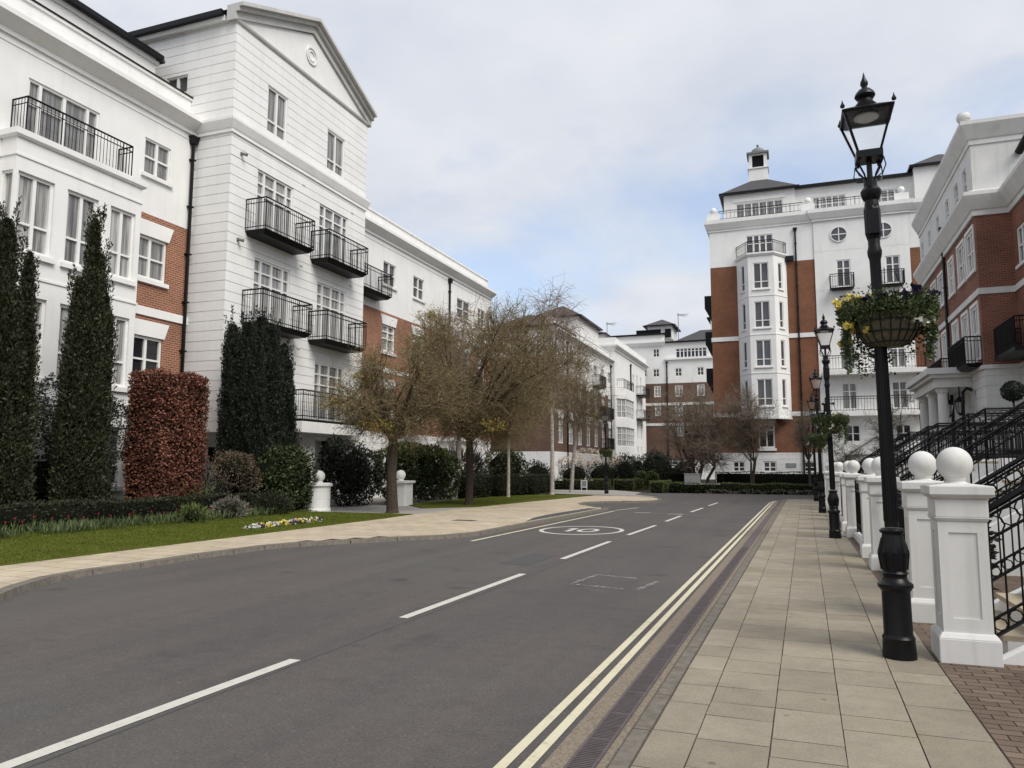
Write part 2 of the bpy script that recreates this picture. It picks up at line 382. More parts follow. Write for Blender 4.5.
# ------------------------------------------------------------------ facades
class Face:
    """a vertical wall plane: u runs along U from O, d goes inward, z is height"""
    def __init__(s, O, U, Nn): s.O = Vector((O[0], O[1], 0)); s.U = Vector((U[0], U[1], 0)).normalized(); s.N = Vector((Nn[0], Nn[1], 0)).normalized()
    def P(s, u, z, d=0.0):
        p = s.O+s.U*u-s.N*d; return (p.x, p.y, z)
    def box(s, mb, u0, u1, z0, z1, d0, d1):
        mb.hexa([s.P(u0, z0, d0), s.P(u1, z0, d0), s.P(u1, z0, d1), s.P(u0, z0, d1), s.P(u0, z1, d0), s.P(u1, z1, d0), s.P(u1, z1, d1), s.P(u0, z1, d1)])
    def wall(s, mb, u0, u1, z0, z1, ops=(), pitch=None, zoff=0.0, gd=0.022, gh=0.024, rev=0.16):
        us = {u0, u1}; zs = {z0, z1}; gr_ = []
        if pitch:
            k = math.ceil((z0-zoff)/pitch)
            while zoff+k*pitch < z1-0.05:
                g = zoff+k*pitch; k += 1
                if g > z0+0.05: gr_.append((g, g+gh)); zs.update((g, g+gh))
        for o in ops: us.update((max(u0, o[0]), min(u1, o[1]))); zs.update((max(z0, o[2]), min(z1, o[3])))
        us = sorted(us); zs = sorted(zs)
        for a, b in zip(us, us[1:]):
            if b-a < 1e-4: continue
            for c, d in zip(zs, zs[1:]):
                if d-c < 1e-4: continue
                um, zm = (a+b)/2, (c+d)/2
                if any(o[0] < um < o[1] and o[2] < zm < o[3] for o in ops): continue
                inn = any(g0 < zm < g1 for g0, g1 in gr_); dd = gd if inn else 0.0
                mb.quad(s.P(a, c, dd), s.P(b, c, dd), s.P(b, d, dd), s.P(a, d, dd))
                if inn:
                    mb.quad(s.P(a, c, 0), s.P(b, c, 0), s.P(b, c, dd), s.P(a, c, dd))
                    mb.quad(s.P(a, d, dd), s.P(b, d, dd), s.P(b, d, 0), s.P(a, d, 0))
        for o in ops:
            a, b, c, d = o[:4]
            mb.quad(s.P(a, c, 0), s.P(a, d, 0), s.P(a, d, rev), s.P(a, c, rev))
            mb.quad(s.P(b, c, 0), s.P(b, c, rev), s.P(b, d, rev), s.P(b, d, 0))
            mb.quad(s.P(a, d, 0), s.P(b, d, 0), s.P(b, d, rev), s.P(a, d, rev))
            mb.quad(s.P(a, c, 0), s.P(a, c, rev), s.P(b, c, rev), s.P(b, c, 0))
def FX(x, s=1): return Face((x, 0), (0, 1), (s, 0))      # u = world y
def FY(y, s=-1): return Face((0, y), (1, 0), (0, s))     # u = world x

PANES = ['glass_dark', 'glass_grey', 'glass_curtain', 'glass_grey', 'glass_curtain']
def window(b, F, o, cols=2, rows=(), pane=None, fr=0.06, d=0.09, sill=None, mull=0.05, name='window', bars=0, side=0.0):
    """frame with mullions and transoms; the pane is its sub-part.  rows: heights (fractions) of the transoms"""
    u0, u1, z0, z1 = o[:4]; m = MB(); t = 0.05
    F.box(m, u0, u0+fr, z0, z1, d-t, d+t); F.box(m, u1-fr, u1, z0, z1, d-t, d+t)
    F.box(m, u0+fr, u1-fr, z1-fr, z1, d-t, d+t); F.box(m, u0+fr, u1-fr, z0, z0+fr*1.2, d-t, d+t)
    iu0, iu1 = u0+fr, u1-fr
    if side:   # narrow side lights
        F.box(m, u0+side, u0+side+0.09, z0+fr*1.2, z1-fr, d-t*1.2, d+t); F.box(m, u1-side-0.09, u1-side, z0+fr*1.2, z1-fr, d-t*1.2, d+t)
        iu0, iu1 = u0+side+0.09, u1-side-0.09
    cw = (iu1-iu0)/cols
    cuts = [iu0]
    for i in range(1, cols):
        c = iu0+cw*i; F.box(m, c-mull, c+mull, z0+fr*1.2, z1-fr, d-t*0.9, d+t); cuts.append(c)
    for r in rows:
        zz = z0+(z1-z0)*r; F.box(m, u0+fr, u1-fr, zz-0.03, zz+0.03, d-t*0.8, d+t)
    if bars:
        for i in range(cols):
            for k in range(1, bars):
                c = iu0+cw*i+cw*k/bars; F.box(m, c-0.012, c+0.012, z0+fr, z1-fr, d-t*0.4, d+t)
    w = m.build(name, 'white_paint', b)
    g = MB(); g.quad(F.P(u0+0.01, z0+0.01, d+0.02), F.P(u1-0.01, z0+0.01, d+0.02), F.P(u1-0.01, z1-0.01, d+0.02), F.P(u0+0.01, z1-0.01, d+0.02))
    g.build('pane', pane or rnd.choice(PANES), w)
    if sill:
        k = MB(); F.box(k, u0-0.1, u1+0.1, z0-sill, z0-0.004, -0.09, 0.12); k.build('sill', 'white_paint', w)
    return w
def lintel(b, F, u0, u1, z0, z1, flare=0.18):
    m = MB()
    m.hexa([F.P(u0, z0, -0.045), F.P(u1, z0, -0.045), F.P(u1, z0, 0.02), F.P(u0, z0, 0.02), F.P(u0-flare, z1, -0.045), F.P(u1+flare, z1, -0.045), F.P(u1+flare, z1, 0.02), F.P(u0-flare, z1, 0.02)])
    m.build('lintel', 'white_stucco', b)
def railing_mesh(m, F, u0, u1, z, h, d, ends=True, sp=0.115, wall=0.0, low=True):
    def run(P):
        # P(t) along a run, list of (u,d) end points
        (ua, da), (ub, db) = P; L = math.hypot(ub-ua, db-da); n = max(1, int(round(L/sp)))
        def at(t): return (ua+(ub-ua)*t, da+(db-da)*t)
        def bar(zz, r):
            a, c = at(0), at(1); m.tube(F.P(a[0], zz, a[1]), F.P(c[0], zz, c[1]), r, n=4)
        bar(z+h, 0.03); bar(z+h-0.17, 0.018)
        if low: bar(z+0.11, 0.018)
        for i in range(n+1):
            a = at(i/n); r = 0.024 if i in (0, n) or i % 9 == 0 else 0.0115
            m.tube(F.P(a[0], z, a[1]), F.P(a[0], z+h, a[1]), r, n=4, cap=False)
    run(((u0, -d), (u1, -d)))
    if ends: run(((u0, wall), (u0, -d))); run(((u1, wall), (u1, -d)))
def balcony(b, F, u0, u1, z, depth=0.9, h=1.14, slab=0.16, mt='black_iron', sp=0.115, tiemat=None):
    m = MB()
    m.hexa([F.P(u0+.12, z-slab, -depth+.16), F.P(u1-.12, z-slab, -depth+.16), F.P(u1-.12, z-slab, 0), F.P(u0+.12, z-slab, 0),
            F.P(u0-.02, z, -depth-.02), F.P(u1+.02, z, -depth-.02), F.P(u1+.02, z, 0), F.P(u0-.02, z, 0)])
    k = m.build('balcony', tiemat or mt, b)
    r = MB(); railing_mesh(r, F, u0, u1, z, h, depth, sp=sp); r.build('railing', mt, k)
    return k
def downpipe(b, F, u, z0, z1, d=-0.09, r=0.06, head=True):
    m = MB(); m.tube(F.P(u, z0, d), F.P(u, z1, d), r, n=8)
    if head: m.hexa([F.P(u-.1, z1-.1, d-.1), F.P(u+.1, z1-.1, d-.1), F.P(u+.1, z1-.1, d+.1), F.P(u-.1, z1-.1, d+.1), F.P(u-.16, z1+.18, d-.14), F.P(u+.16, z1+.18, d-.14), F.P(u+.16, z1+.18, d+.14), F.P(u-.16, z1+.18, d+.14)])
    z = z0+0.4
    while z < z1: F.box(m, u-r*1.5, u+r*1.5, z, z+.05, d-r*1.3, 0.0); z += 1.7
    m.build('downpipe', 'black_gloss', b)
def security_light(b, F, u, z):
    m = MB(); F.box(m, u-.05, u+.05, z-.05, z+.05, -.05, 0); m.tube(F.P(u, z, -.05), F.P(u+.05, z-.06, -.22), .05, .06, 8); m.build('wall_light', 'lead_grey', b)
def core(b, x0, x1, y0, y1, z0, z1, mt='dark_void', name='core'):
    m = MB(); m.box(x0, x1, y0, y1, z0, z1); m.build(name, mt, b)
def hip(b, x0, x1, y0, y1, z, rise, inset, mt='slate', over=0.35, gut=0.1):
    m = MB(); x0 -= over; x1 += over; y0 -= over; y1 += over
    ix = min(inset, (x1-x0)/2-.05); iy = min(inset, (y1-y0)/2-.05)
    m.frustum(x0, x1, y0, y1, z, x0+ix, x1-ix, y0+iy, y1-iy, z+rise)
    r = m.build('roof', mt, b)
    g = MB()
    g.box(x0-.06, x1+.06, y0-.06, y0+.05, z-.14, z+.03); g.box(x0-.06, x1+.06, y1-.05, y1+.06, z-.14, z+.03)
    g.box(x0-.06, x0+.05, y0+.05, y1-.05, z-.14, z+.03); g.box(x1-.05, x1+.06, y0+.05, y1-.05, z-.14, z+.03)
    g.build('gutter', 'black_gloss', r)
CORN = [(0, 0), (.07, 0), (.07, .13), (.12, .17), (.30, .30), (.42, .40), (.42, .54), (.1, .62), (-.28, .66), (-.28, 1.40), (-.22, 1.40), (-.22, 1.48), (-.6, 1.48), (-.6, 0)]
def cornice(b, path, z, prof=CORN, mt='white_stucco', name='cornice'):
    m = MB(); m.sweep(path, [(d, z+h) for d, h in prof]); return m.build(name, mt, b)

# ------------------------------------------------------------------ near terrace on the left (bay window, white over brick)
A = thing('apartment_building', 'white stucco block with a glazed bay and railed deck over it, at the left edge', 'building', (0, 0, 0))
F = FX(-19.6)
dd = (14.02, 16.32, 10.52, 12.36); w1 = (18.06, 19.16, 11.14, 12.36)
m = MB(); F.wall(m, -6, 20.24, 9.83, 13.25, [dd, w1]); F.wall(m, -6, 13.4, 0, 9.83); m.build('wall', 'white_stucco', A)
w2 = (17.88, 19.20, 7.66, 9.08); w3 = (17.95, 19.22, 4.30, 5.78)
m = MB(); F.wall(m, 17.52, 20.24, 0.0, 9.83, [w2, w3]); m.build('brick_wall', 'orange_brick', A)
m = MB(); F.box(m, 17.53, 20.235, 6.46, 6.74, -.05, .05); m.build('string_course', 'white_stucco', A)
m = MB(); F.box(m, -6, 13.38, 13.04, 13.075, -.02, .01); F.box(m, 13.38, 20.2, 13.04, 13.075, -.02, .01); m.build('string_course', 'white_stucco', A)
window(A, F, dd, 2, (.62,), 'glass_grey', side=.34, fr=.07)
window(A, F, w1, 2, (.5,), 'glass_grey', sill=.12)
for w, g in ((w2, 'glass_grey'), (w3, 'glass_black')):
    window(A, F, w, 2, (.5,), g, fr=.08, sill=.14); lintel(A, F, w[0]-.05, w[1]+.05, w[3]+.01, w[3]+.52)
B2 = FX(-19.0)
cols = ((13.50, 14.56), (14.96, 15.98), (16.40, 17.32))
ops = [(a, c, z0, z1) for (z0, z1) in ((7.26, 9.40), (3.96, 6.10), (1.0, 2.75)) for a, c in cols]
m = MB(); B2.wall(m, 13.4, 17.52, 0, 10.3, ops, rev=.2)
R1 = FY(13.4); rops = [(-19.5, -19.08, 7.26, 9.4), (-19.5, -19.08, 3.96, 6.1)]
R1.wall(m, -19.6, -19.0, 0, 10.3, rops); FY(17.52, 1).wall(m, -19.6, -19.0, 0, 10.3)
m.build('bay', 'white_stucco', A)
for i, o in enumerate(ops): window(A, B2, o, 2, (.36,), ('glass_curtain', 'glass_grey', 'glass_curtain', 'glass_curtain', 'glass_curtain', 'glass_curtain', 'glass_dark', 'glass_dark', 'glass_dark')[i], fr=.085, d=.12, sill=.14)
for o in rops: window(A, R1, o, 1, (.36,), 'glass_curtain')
m = MB(); m.sweep([(-19.6, 13.4), (-19.0, 13.4), (-19.0, 17.52), (-19.6, 17.52)], [(-.2, 10.3), (.05, 10.3), (.10, 10.36), (.10, 10.52), (-.2, 10.52)])
m.box(-19.6, -19.2, 13.6, 17.5, 10.3, 10.5); m.build('bay_deck', 'white_stucco', A)
for z in (9.80, 6.58, 3.40): m = MB(); m.sweep([(-19.6, 13.4), (-19.0, 13.4), (-19.0, 17.52), (-19.6, 17.52)], [(-.02, z), (.03, z), (.03, z+.06), (-.02, z+.06)]); m.build('bay_moulding', 'white_stucco', A)
m = MB(); railing_mesh(m, F, 13.62, 17.08, 10.53, .98, .58, low=False, wall=-.0); m.build('deck_railing', 'black_iron', A)
cornice(A, [(-19.6, -6), (-19.6, 20.235)], 13.25)
m = MB(); m.sweep([(-19.6, -6), (-19.6, 20.23)], [(-.5, 14.735), (-.19, 14.735), (-.19, 14.78), (-.5, 14.78)]); m.build('flashing', 'black_gloss', A)
m = MB(); FX(-20.98).wall(m, -6, 19.6, 14.0, 16.2); FY(19.6, 1).wall(m, -27, -20.98, 14, 16.2); m.build('attic_wall', 'white_stucco', A)
m = MB(); FX(-20.98).box(m, -6, 19.7, 15.9, 16.05, -.06, 0); m.build('attic_fascia', 'white_paint', A)
m = MB(); m.quad((-20.85, -6, 16.2), (-20.85, 19.9, 16.2), (-26, 19.9, 18.4), (-26, -6, 18.4)); m.quad((-20.85, 19.9, 16.2), (-20.85, -6, 16.2), (-20.85, -6, 16.1), (-20.85, 19.9, 16.1)); m.quad((-20.85, 19.9, 16.1), (-26, 19.9, 16.1), (-26, 19.9, 18.4), (-20.85, 19.9, 16.2)); m.build('roof', 'slate', A)
m = MB(); m.box(-20.88, -20.70, -6, 19.7, 16.08, 16.24); m.build('gutter', 'black_gloss', A)
core(A, -29, -19.95, -6, 20.0, 0.02, 14.3); downpipe(A, F, 20.06, 0, 13.0)

# ------------------------------------------------------------------ gabled block
B = thing('apartment_building', 'white rusticated block with a pediment gable and stacked black balconies', 'building')
Fb = FX(-18.0); Fs = FY(20.24); Y0, Y1 = 20.24, 29.04
up = [(22.05, 23.22, 14.02, 15.84), (25.92, 27.22, 14.05, 15.82)]
d3 = [(21.66, 23.76, 10.02, 12.42), (25.52, 27.63, 10.02, 12.42)]
d2 = [(21.66, 23.73, 6.72, 9.11), (25.52, 27.62, 6.72, 9.11)]
d1 = [(21.66, 23.73, 3.45, 5.80), (25.52, 27.62, 3.45, 5.80)]
sw = (-21.1, -20.1, 14.55, 15.74)
m = MB(); Fb.wall(m, Y0, Y1, 2.74, 17.4, up+d3+d2+d1, .345, 2.74); Fs.wall(m, -27, -18, 2.74, 17.4, [sw], .345, 2.74)
m.poly([(-18, Y0, 17.4), (-18, Y1, 17.4), (-18, 24.64, 19.3)])
FY(Y1, 1).wall(m, -27, -18, 2.74, 17.4, (), .345, 2.74)
m.quad((-18, Y0, 2.74), (-27, Y0, 2.74), (-27, Y1, 2.74), (-18, Y1, 2.74))
m.build('wall', 'white_stucco', B)
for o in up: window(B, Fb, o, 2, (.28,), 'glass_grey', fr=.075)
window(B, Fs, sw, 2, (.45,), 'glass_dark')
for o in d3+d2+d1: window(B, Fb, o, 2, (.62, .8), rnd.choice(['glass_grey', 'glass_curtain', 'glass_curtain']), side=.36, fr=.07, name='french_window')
for z in (9.92, 6.62):
    balcony(B, Fb, 21.12, 23.98, z, .88); balcony(B, Fb, 25.0, 27.9, z, .88)
k = MB(); k.box(-18.0, -17.42, 24.0, 28.3, 2.9, 3.32); k.build('balcony_ledge', 'white_stucco', B)
balcony(B, Fb, 24.1, 28.2, 3.42, .52, 1.1, .07)
CB = [(0, 0), (.05, 0), (.05, .10), (.08, .16), (.17, .42), (.17, .52), (0, .56)]
cornice(B, [(-27, Y0), (-18, Y0), (-18, Y1), (-27, Y1)], 13.22, CB)
m = MB(); m.sweep([(-27, Y0), (-18, Y0), (-18, Y1)], [(-.02, 17.30), (.05, 17.30), (.08, 17.36), (.08, 17.42), (-.02, 17.42)]); m.build('pediment_base', 'grey_stone', B)
# raking cornice: stepped mouldings following the gable
m = MB()
for s in (-1, 1):
    ye = 24.64+s*4.58; zb, zt = 17.58, 19.62
    for (o0, o1, pr_) in ((-.28, .0, .10), (.0, .16, .24), (.16, .30, .40)):
        a = [(-18+pr_, ye, zb+o0), (-18+pr_, 24.64, zt+o0), (-18+pr_, 24.64, zt+o1), (-18+pr_, ye, zb+o1)]
        c = [(-18.3, p[1], p[2]) for p in a]
        m.hexa([a[0], a[1], c[1], c[0], a[3], a[2], c[2], c[3]])
m.build('raking_cornice', 'grey_stone', B)
m = MB(); m.ring((-17.98, 24.62, 18.35), (0, 1, 0), (0, 0, 1), .34, .035, 20); m.ring((-17.98, 24.62, 18.35), (0, 1, 0), (0, 0, 1), .2, .025, 16); m.build('medallion', 'white_stucco', B)
m = MB()
for s in (-1, 1):
    ye = 24.64+s*4.58
    m.quad((-18.2, ye, 17.72), (-18.2, 24.64, 19.82), (-27, 24.64, 19.82), (-27, ye, 17.72))
m.build('roof', 'slate', B)
m = MB(); m.box(-27, -18.42, 19.90, 20.06, 17.52, 17.7); m.build('gutter', 'black_gloss', B); m = MB(); m.box(-27, -18.42, 29.22, 29.38, 17.52, 17.7); m.build('gutter', 'black_gloss', B)
m = MB(); m.box(-27, -18.42, 20.07, 20.235, 17.36, 17.56); m.build('fascia', 'white_paint', B); m = MB(); m.box(-27, -18.42, 29.045, 29.21, 17.36, 17.56); m.build('fascia', 'white_paint', B)
core(B, -26.8, -18.3, Y0+.3, Y1-.3, 2.9, 17.3)
m = MB(); FX(-20.0).wall(m, Y0, Y1, 0, 2.735, [(22, 23.4, .2, 2.3)], .345, 0); FY(Y0+.6).wall(m, -27, -20, 0, 2.735, (), .345, 0); m.build('recessed_wall', 'white_stucco', B)
core(B, -27, -20.3, Y0+.8, Y1, 0, 2.6, 'dark_void')
for y in (24.85, 28.1): m = MB(); m.box(-19.0, -18.05, y, y+.92, 0, 2.735); m.build('porch_pier', 'white_stucco', B)
security_light(B, Fb, 20.75, 12.62); security_light(B, Fb, 20.75, 9.5)
for y in (24.4, 27.95):
    for z in (12.75, 9.45, 6.15): m = MB(); Fb.box(m, y-.09, y+.09, z, z+.06, -.02, .02); m.build('wall_vent', 'grey_stone', B)

# ------------------------------------------------------------------ long blocks of the same street side
def terrace(name, label, X, y0, y1, bays, brick_mt, rows, attics, pipes=(), bals=(), ztop=13.25, zb=9.55, zw=2.95, far=False, endwall=False):
    b = thing(name, label, 'building'); F = FX(X)
    opsU, opsB, opsG = [], [], []
    for yc, w in bays:
        opsU.append((yc-w/2, yc+w/2, 11.02, 12.24))
        for z0, z1 in rows: opsB.append((yc-w/2, yc+w/2, z0, z1))
        opsG.append((yc-w/2, yc+w/2, .9, 2.2))
    m = MB(); F.wall(m, y0, y1, zb, ztop, opsU)
    m.build('wall', 'white_stucco', b); m = MB(); F.wall(m, y0, y1, 0, zw, opsG, .345, 0)
    if endwall: FY(y0).wall(m, X-8, X, 0, zw); m.build('base_wall', 'white_stucco', b); m = MB(); FY(y0).wall(m, X-8, X, zb+1.8, ztop); FY(y1, 1).wall(m, X-8, X, 0, ztop)
    m.build('upper_end_wall' if endwall else 'base_wall', 'white_stucco', b)
    m = MB(); F.wall(m, y0, y1, zw, zb, opsB)
    if endwall: FY(y0).wall(m, X-8, X, zw, zb+1.8)
    m.build('brick_wall', brick_mt, b)
    m = MB()
    F.box(m, y0, y1-.01, 6.4, 6.66, -.04, .03); F.box(m, y0, y1-.01, 13.0, 13.035, -.02, .02); m.build('string_course', 'white_stucco', b)
    for o in opsU: window(b, F, o, 2, (.5,), 'glass_dark', sill=None if far else .12)
    for o in opsB:
        window(b, F, o, 2, (.5, .75), 'glass_grey' if far else None, fr=.08, sill=None if far else .14)
        lintel(b, F, o[0]-.05, o[1]+.05, o[3]+.01, o[3]+.5, .15)
    for o in opsG: window(b, F, o, 2, (.5,), 'glass_dark')
    cornice(b, [(X, y0), (X, y1)], ztop)
    for a, c in bals: balcony(b, F, a, c[0], c[1], .8, 1.1)
    for u in pipes: downpipe(b, F, u, 0, ztop-.3)
    for (xa, xb, ya, yb, zz, rise) in attics:
        m = MB(); m.box(xa, xb, ya, yb, ztop+.5, zz); aw = m.build('attic_wall', 'white_stucco', b)
        if xb-xa > 3: hip(b, xa, xb, ya, yb, zz, rise, 3.2, 'brown_tile' if far else 'slate')
    core(b, X-8, X-.3, y0+.1, y1-.1, 0.02, ztop+.4, 'white_stucco' if endwall else 'dark_void')
    return b
Cb = terrace('apartment_building', 'white and orange brick wing half hidden by the bare street trees', -19.6, 29.06, 48.4,
    [(34.15, 1.3), (37.45, 1.3), (43.65, 2.0), (46.6, 1.2)], 'orange_brick', [(7.5, 8.9), (4.2, 5.6)], [(-27, -21.4, 29.3, 33.4, 15.6, .9)], pipes=(41.4,), bals=[(29.9, (33.0, 10.12))], zw=3.35)
po = MB(); po.box(-19.58, -18.3, 40.2, 43.0, 0, 3.1); po.box(-19.58, -18.15, 40.05, 43.15, 3.1, 3.35); po.build('porch', 'white_stucco', Cb)
window(Cb, FX(-18.3), (40.7, 42.4, .3, 2.5), 2, (.7,), 'glass_dark', d=-.06)
Db = terrace('apartment_building', 'brown brick terrace with white base and tiled hip roofs beyond the bare trees', -19.3, 62.4, 84.6,
    [(64.2+3.2*i, 1.5) for i in range(7)], 'dark_brick', [(7.0, 9.2), (3.7, 5.9)], [(-25.5, -19.5, 62.7, 68.5, 14.1, 1.6), (-24.5, -19.6, 71.5, 79.6, 16.6, 1.7)], pipes=(66.2, 83.8),
    bals=[(75.6, (78.4, 6.9)), (79.2, (82.0, 6.9)), (79.2, (82.0, 3.6)), (75.6, (78.4, 10.0))], far=True, endwall=True)
# attic strip window of the far pavilion
m = FY(71.5); window(Db, m, (-24.5, -21.0, 14.9, 16.2), 4, (.5,), 'glass_dark', d=-.03)

# ------------------------------------------------------------------ white block with the glazed polygonal bay
E_ = thing('apartment_building', 'tall white block with a glazed polygonal bay, far along the left side', 'building')
F = FX(-19.0)
ops = []
for z0 in (11.4, 8.3, 5.2, 2.1):
    ops += [(95.2, 96.0, z0, z0+2), (97.6, 98.5, z0, z0+2.2), (100.2, 101.1, z0, z0+2.2)]
m = MB(); F.wall(m, 84.8, 104, 0, 15.3, ops); FY(84.8).wall(m, -28, -19, 0, 15.3); FY(104, 1).wall(m, -28, -19, 0, 15.3); m.build('wall', 'white_stucco', E_)
for o in ops: window(E_, F, o, 2 if o[1]-o[0] > .85 else 1, (.6,), 'glass_grey')
cornice(E_, [(-28, 84.8), (-19, 84.8), (-19, 104), (-28, 104)], 15.0, [(0, 0), (.1, 0), (.1, .2), (.5, .5), (.5, .7), (.15, .75), (.15, 1.5), (0, 1.5)])
bp = [(-19.0, 85.4), (-18.05, 86.6), (-18.05, 91.2), (-19.0, 92.4)]
m = MB()
for z0, z1 in ((0, .6), (2.9, 4.0), (6.2, 7.3), (9.5, 10.7)): m.prism(bp, z0, z1)
m.build('bay', 'white_stucco', E_)
ip = [(-19.0, 85.6), (-18.15, 86.66), (-18.15, 91.14), (-19.0, 92.2)]
for z0, z1 in ((.6, 2.9), (4.0, 6.2), (7.3, 9.5)):
    for (p, q) in zip(ip, ip[1:]):
        d = Vector((q[0]-p[0], q[1]-p[1])); L = d.length; fc = Face(p, d, (d.y, -d.x))
        window(E_, fc, (0.02, L-.02, z0, z1), max(2, int(L/1.1)), (.33, .66), 'glass_curtain', d=0.02, bars=2)
m = MB(); railing_mesh(m, F, 86.0, 91.8, 10.7, 1.1, .8, sp=.25); m.build('railing', 'black_iron', E_)
for z in (11.0, 7.9): balcony(E_, F, 97.2, 101.4, z, 1.0, 1.1, sp=.2)
downpipe(E_, F, 93.6, 0, 14.3, r=.09)
core(E_, -27.8, -19.3, 85.1, 103.6, .02, 15.6, 'white_stucco')
m = MB(); m.box(-27, -20.6, 86, 98, 15.5, 17.3); m.build('attic_wall', 'white_stucco', E_); hip(E_, -27, -20.6, 86, 98, 17.3, 1.2, 3)

# ------------------------------------------------------------------ block closing the view
Fb_ = thing('apartment_building', 'white over brown brick block closing the far end between the two rows', 'building')
Y = 106.0; F = FY(Y)
def pw(*r): # a rectangle given by its two image corners
    a, c = onY(r[0], r[1], Y); a2, c2 = onY(r[2], r[3], Y); return (a, a2, c2, c)
white = [pw(653, 349, 659.5, 357.2), pw(653, 369, 659.5, 377), pw(675, 368, 682, 376.3), pw(697, 367, 704, 375.3), pw(642, 369, 647, 377)]
strip = pw(675.5, 348.5, 707, 356.8)
low = [pw(654, 386, 661, 397), pw(675, 385.5, 683, 396.5), pw(697, 384.5, 705, 395.8), pw(675, 405, 683, 416), pw(698, 405, 706, 416), pw(655, 405, 661, 416), pw(677, 424, 684, 436), pw(699, 424, 706, 436)]
zbr = onY(690, 382.5, Y)[1]; zt = onY(690, 342, Y)[1]; ztl = onY(650, 335.5, Y)[1]; xs = onY(665, 360, Y)[0]
m = MB(); F.wall(m, -30, xs, zbr, ztl, [w for w in white if w[0] < xs-.5]); F.wall(m, xs, -4, zbr, zt, [w for w in white if w[0] > xs]+[strip]); F.wall(m, -30, -4, 0, 2.6)
m.build('wall', 'white_stucco', Fb_)
m = MB(); F.wall(m, -30, -4, 2.6, zbr, low); m.build('brick_wall', 'dark_brick', Fb_)
for w in white: window(Fb_, F, w, 2, (.5,), 'glass_black', fr=.1)
window(Fb_, F, strip, 8, (.7,), 'glass_black', fr=.1, mull=.07)
for w in low: window(Fb_, F, w, 2, (.35, .7), 'glass_curtain', fr=.14)
m = MB()
for y in (403.5, 424): z = onY(690, y, Y)[1]; F.box(m, -30, -4, z-.18, z+.18, -.06, .03)
m.build('string_course', 'white_stucco', Fb_)
cornice(Fb_, [(-30, Y), (xs, Y)], ztl-1.6, [(0, 0), (.2, 0), (.6, .5), (.6, .8), (0, .9)])
cornice(Fb_, [(xs+.05, Y), (-4, Y)], onY(690, 359.5, Y)[1], [(0, 0), (.3, .05), (.3, .35), (0, .4)])
m = MB(); m.sweep([(-30, Y), (xs+.1, Y)], [(-.3, ztl), (.35, ztl), (.35, ztl+.22), (-.3, ztl+.22)]); m.sweep([(xs+.1, Y), (-4, Y)], [(-.3, zt), (.35, zt), (.35, zt+.2), (-.3, zt+.2)]); m.build('gutter', 'black_gloss', Fb_)
x0, z0 = onY(647, 345, Y); x1, z1 = onY(671, 324, Y)
m = MB(); m.box(x0, x1, Y+.6, Y+5.5, ztl-.5, z1); m.build('roof_turret', 'white_stucco', Fb_); hip(Fb_, x0, x1, Y+.6, Y+5.5, z1, 1.3, 3, over=.5)
for a, c in ((x0-1.6, x0+1.9), (x0+2.5, x1-.1)): core(Fb_, a, c, Y+.45, Y+.59, ztl-.3, ztl+.9, 'dark_void', 'louvre')
m = MB(); m.frustum(xs+1, -4, Y+.5, Y+9, zt+.2, xs+4.5, -4, Y+4, Y+8, zt+2.3); m.build('roof', 'slate', Fb_)
m = MB(); m.box(-10.6, -6, Y+4, Y+8, zt+.5, zt+4); m.build('roof_turret', 'white_stucco', Fb_); hip(Fb_, -10.6, -6, Y+4, Y+8, zt+4, 1.1, 2, over=.4)
core(Fb_, -29.8, -4.2, Y+.3, Y+10, 0, zt-.3, 'white_stucco')
downpipe(Fb_, F, onY(667.5, 400, Y)[0], 0, onY(667, 363, Y)[1], r=.09)
for px, t in ((678, 313), (607, 322)):   # aerials
    x, z = onY(px, t, Y+3); m = MB(); m.tube((x, Y+3, 17), (x, Y+3, z), .05, n=5)
    for k in range(4): m.tube((x-.1, Y+2.6+.2*k, z-.3), (x+1.6-.2*k, Y+2.6+.2*k, z-.3-.25*(k % 2)), .025, n=4)
    m.build('aerial', 'lead_grey', Fb_)
# ------------------------------------------------------------------ tall red and white block with corner bay and cupola
G = thing('apartment_building', 'tall red brick and white block with a canted bay and a rooftop cupola', 'building')
Y = 62.0; F = FY(Y); W = FY(61.9)
BR = [(-5.87, -3.80), (-0.10, 2.02)]
gw = [(-4.55, -3.62, 1.25, 2.1), (-2.28, -1.30, 1.25, 2.1), (.66, 1.52, 1.25, 2.1)]
fw = (-2.55, -1.35, 3.1, 5.0)
m = MB(); F.wall(m, -5.87, 2.02, 0, 2.75, gw, .37, 0); F.wall(m, -5.87, 2.02, 17.75, 20.8, [(-3.02, -.98, 18.5, 20.15)])
FX(-5.87, -1).wall(m, Y, 78, 17.75, 20.8); FX(-5.87, -1).wall(m, Y, 78, 0, 2.75)
dr = []
for x in (3.55, 6.95):
    dr += [(x, x+1.0, 15.4, 17.5), (x, x+1.0, 12.2, 14.3), (x, x+1.05, 9.0, 11.1), (x, x+1.05, 5.95, 7.98), (x+.1, x+1.15, 3.5, 4.8)]
W.wall(m, 2.02, 8.65, 0, 20.8, dr, 3.1, 2.75, .012, .03); FX(2.02, -1).wall(m, 61.9, 62.05, 0, 20.8)
F.wall(m, 8.65, 12.5, 18.0, 20.8); F.wall(m, 8.65, 12.5, 0, 2.75)
m.build('wall', 'white_stucco', G)
m = MB(); F.wall(m, -5.87, 2.02, 2.75, 17.75, [fw]); F.wall(m, 8.65, 12.5, 2.75, 18.0); FX(-5.87, -1).wall(m, Y, 78, 2.75, 17.75)
m.build('brick_wall', 'brown_brick', G)
m = MB()
for z in (11.65, 5.55):
    for a, c in BR: F.box(m, a-.02, c, z, z+.34, -.07, .03)
    FX(-5.87, -1).box(m, Y+.01, 78, z, z+.34, -.07, .03)
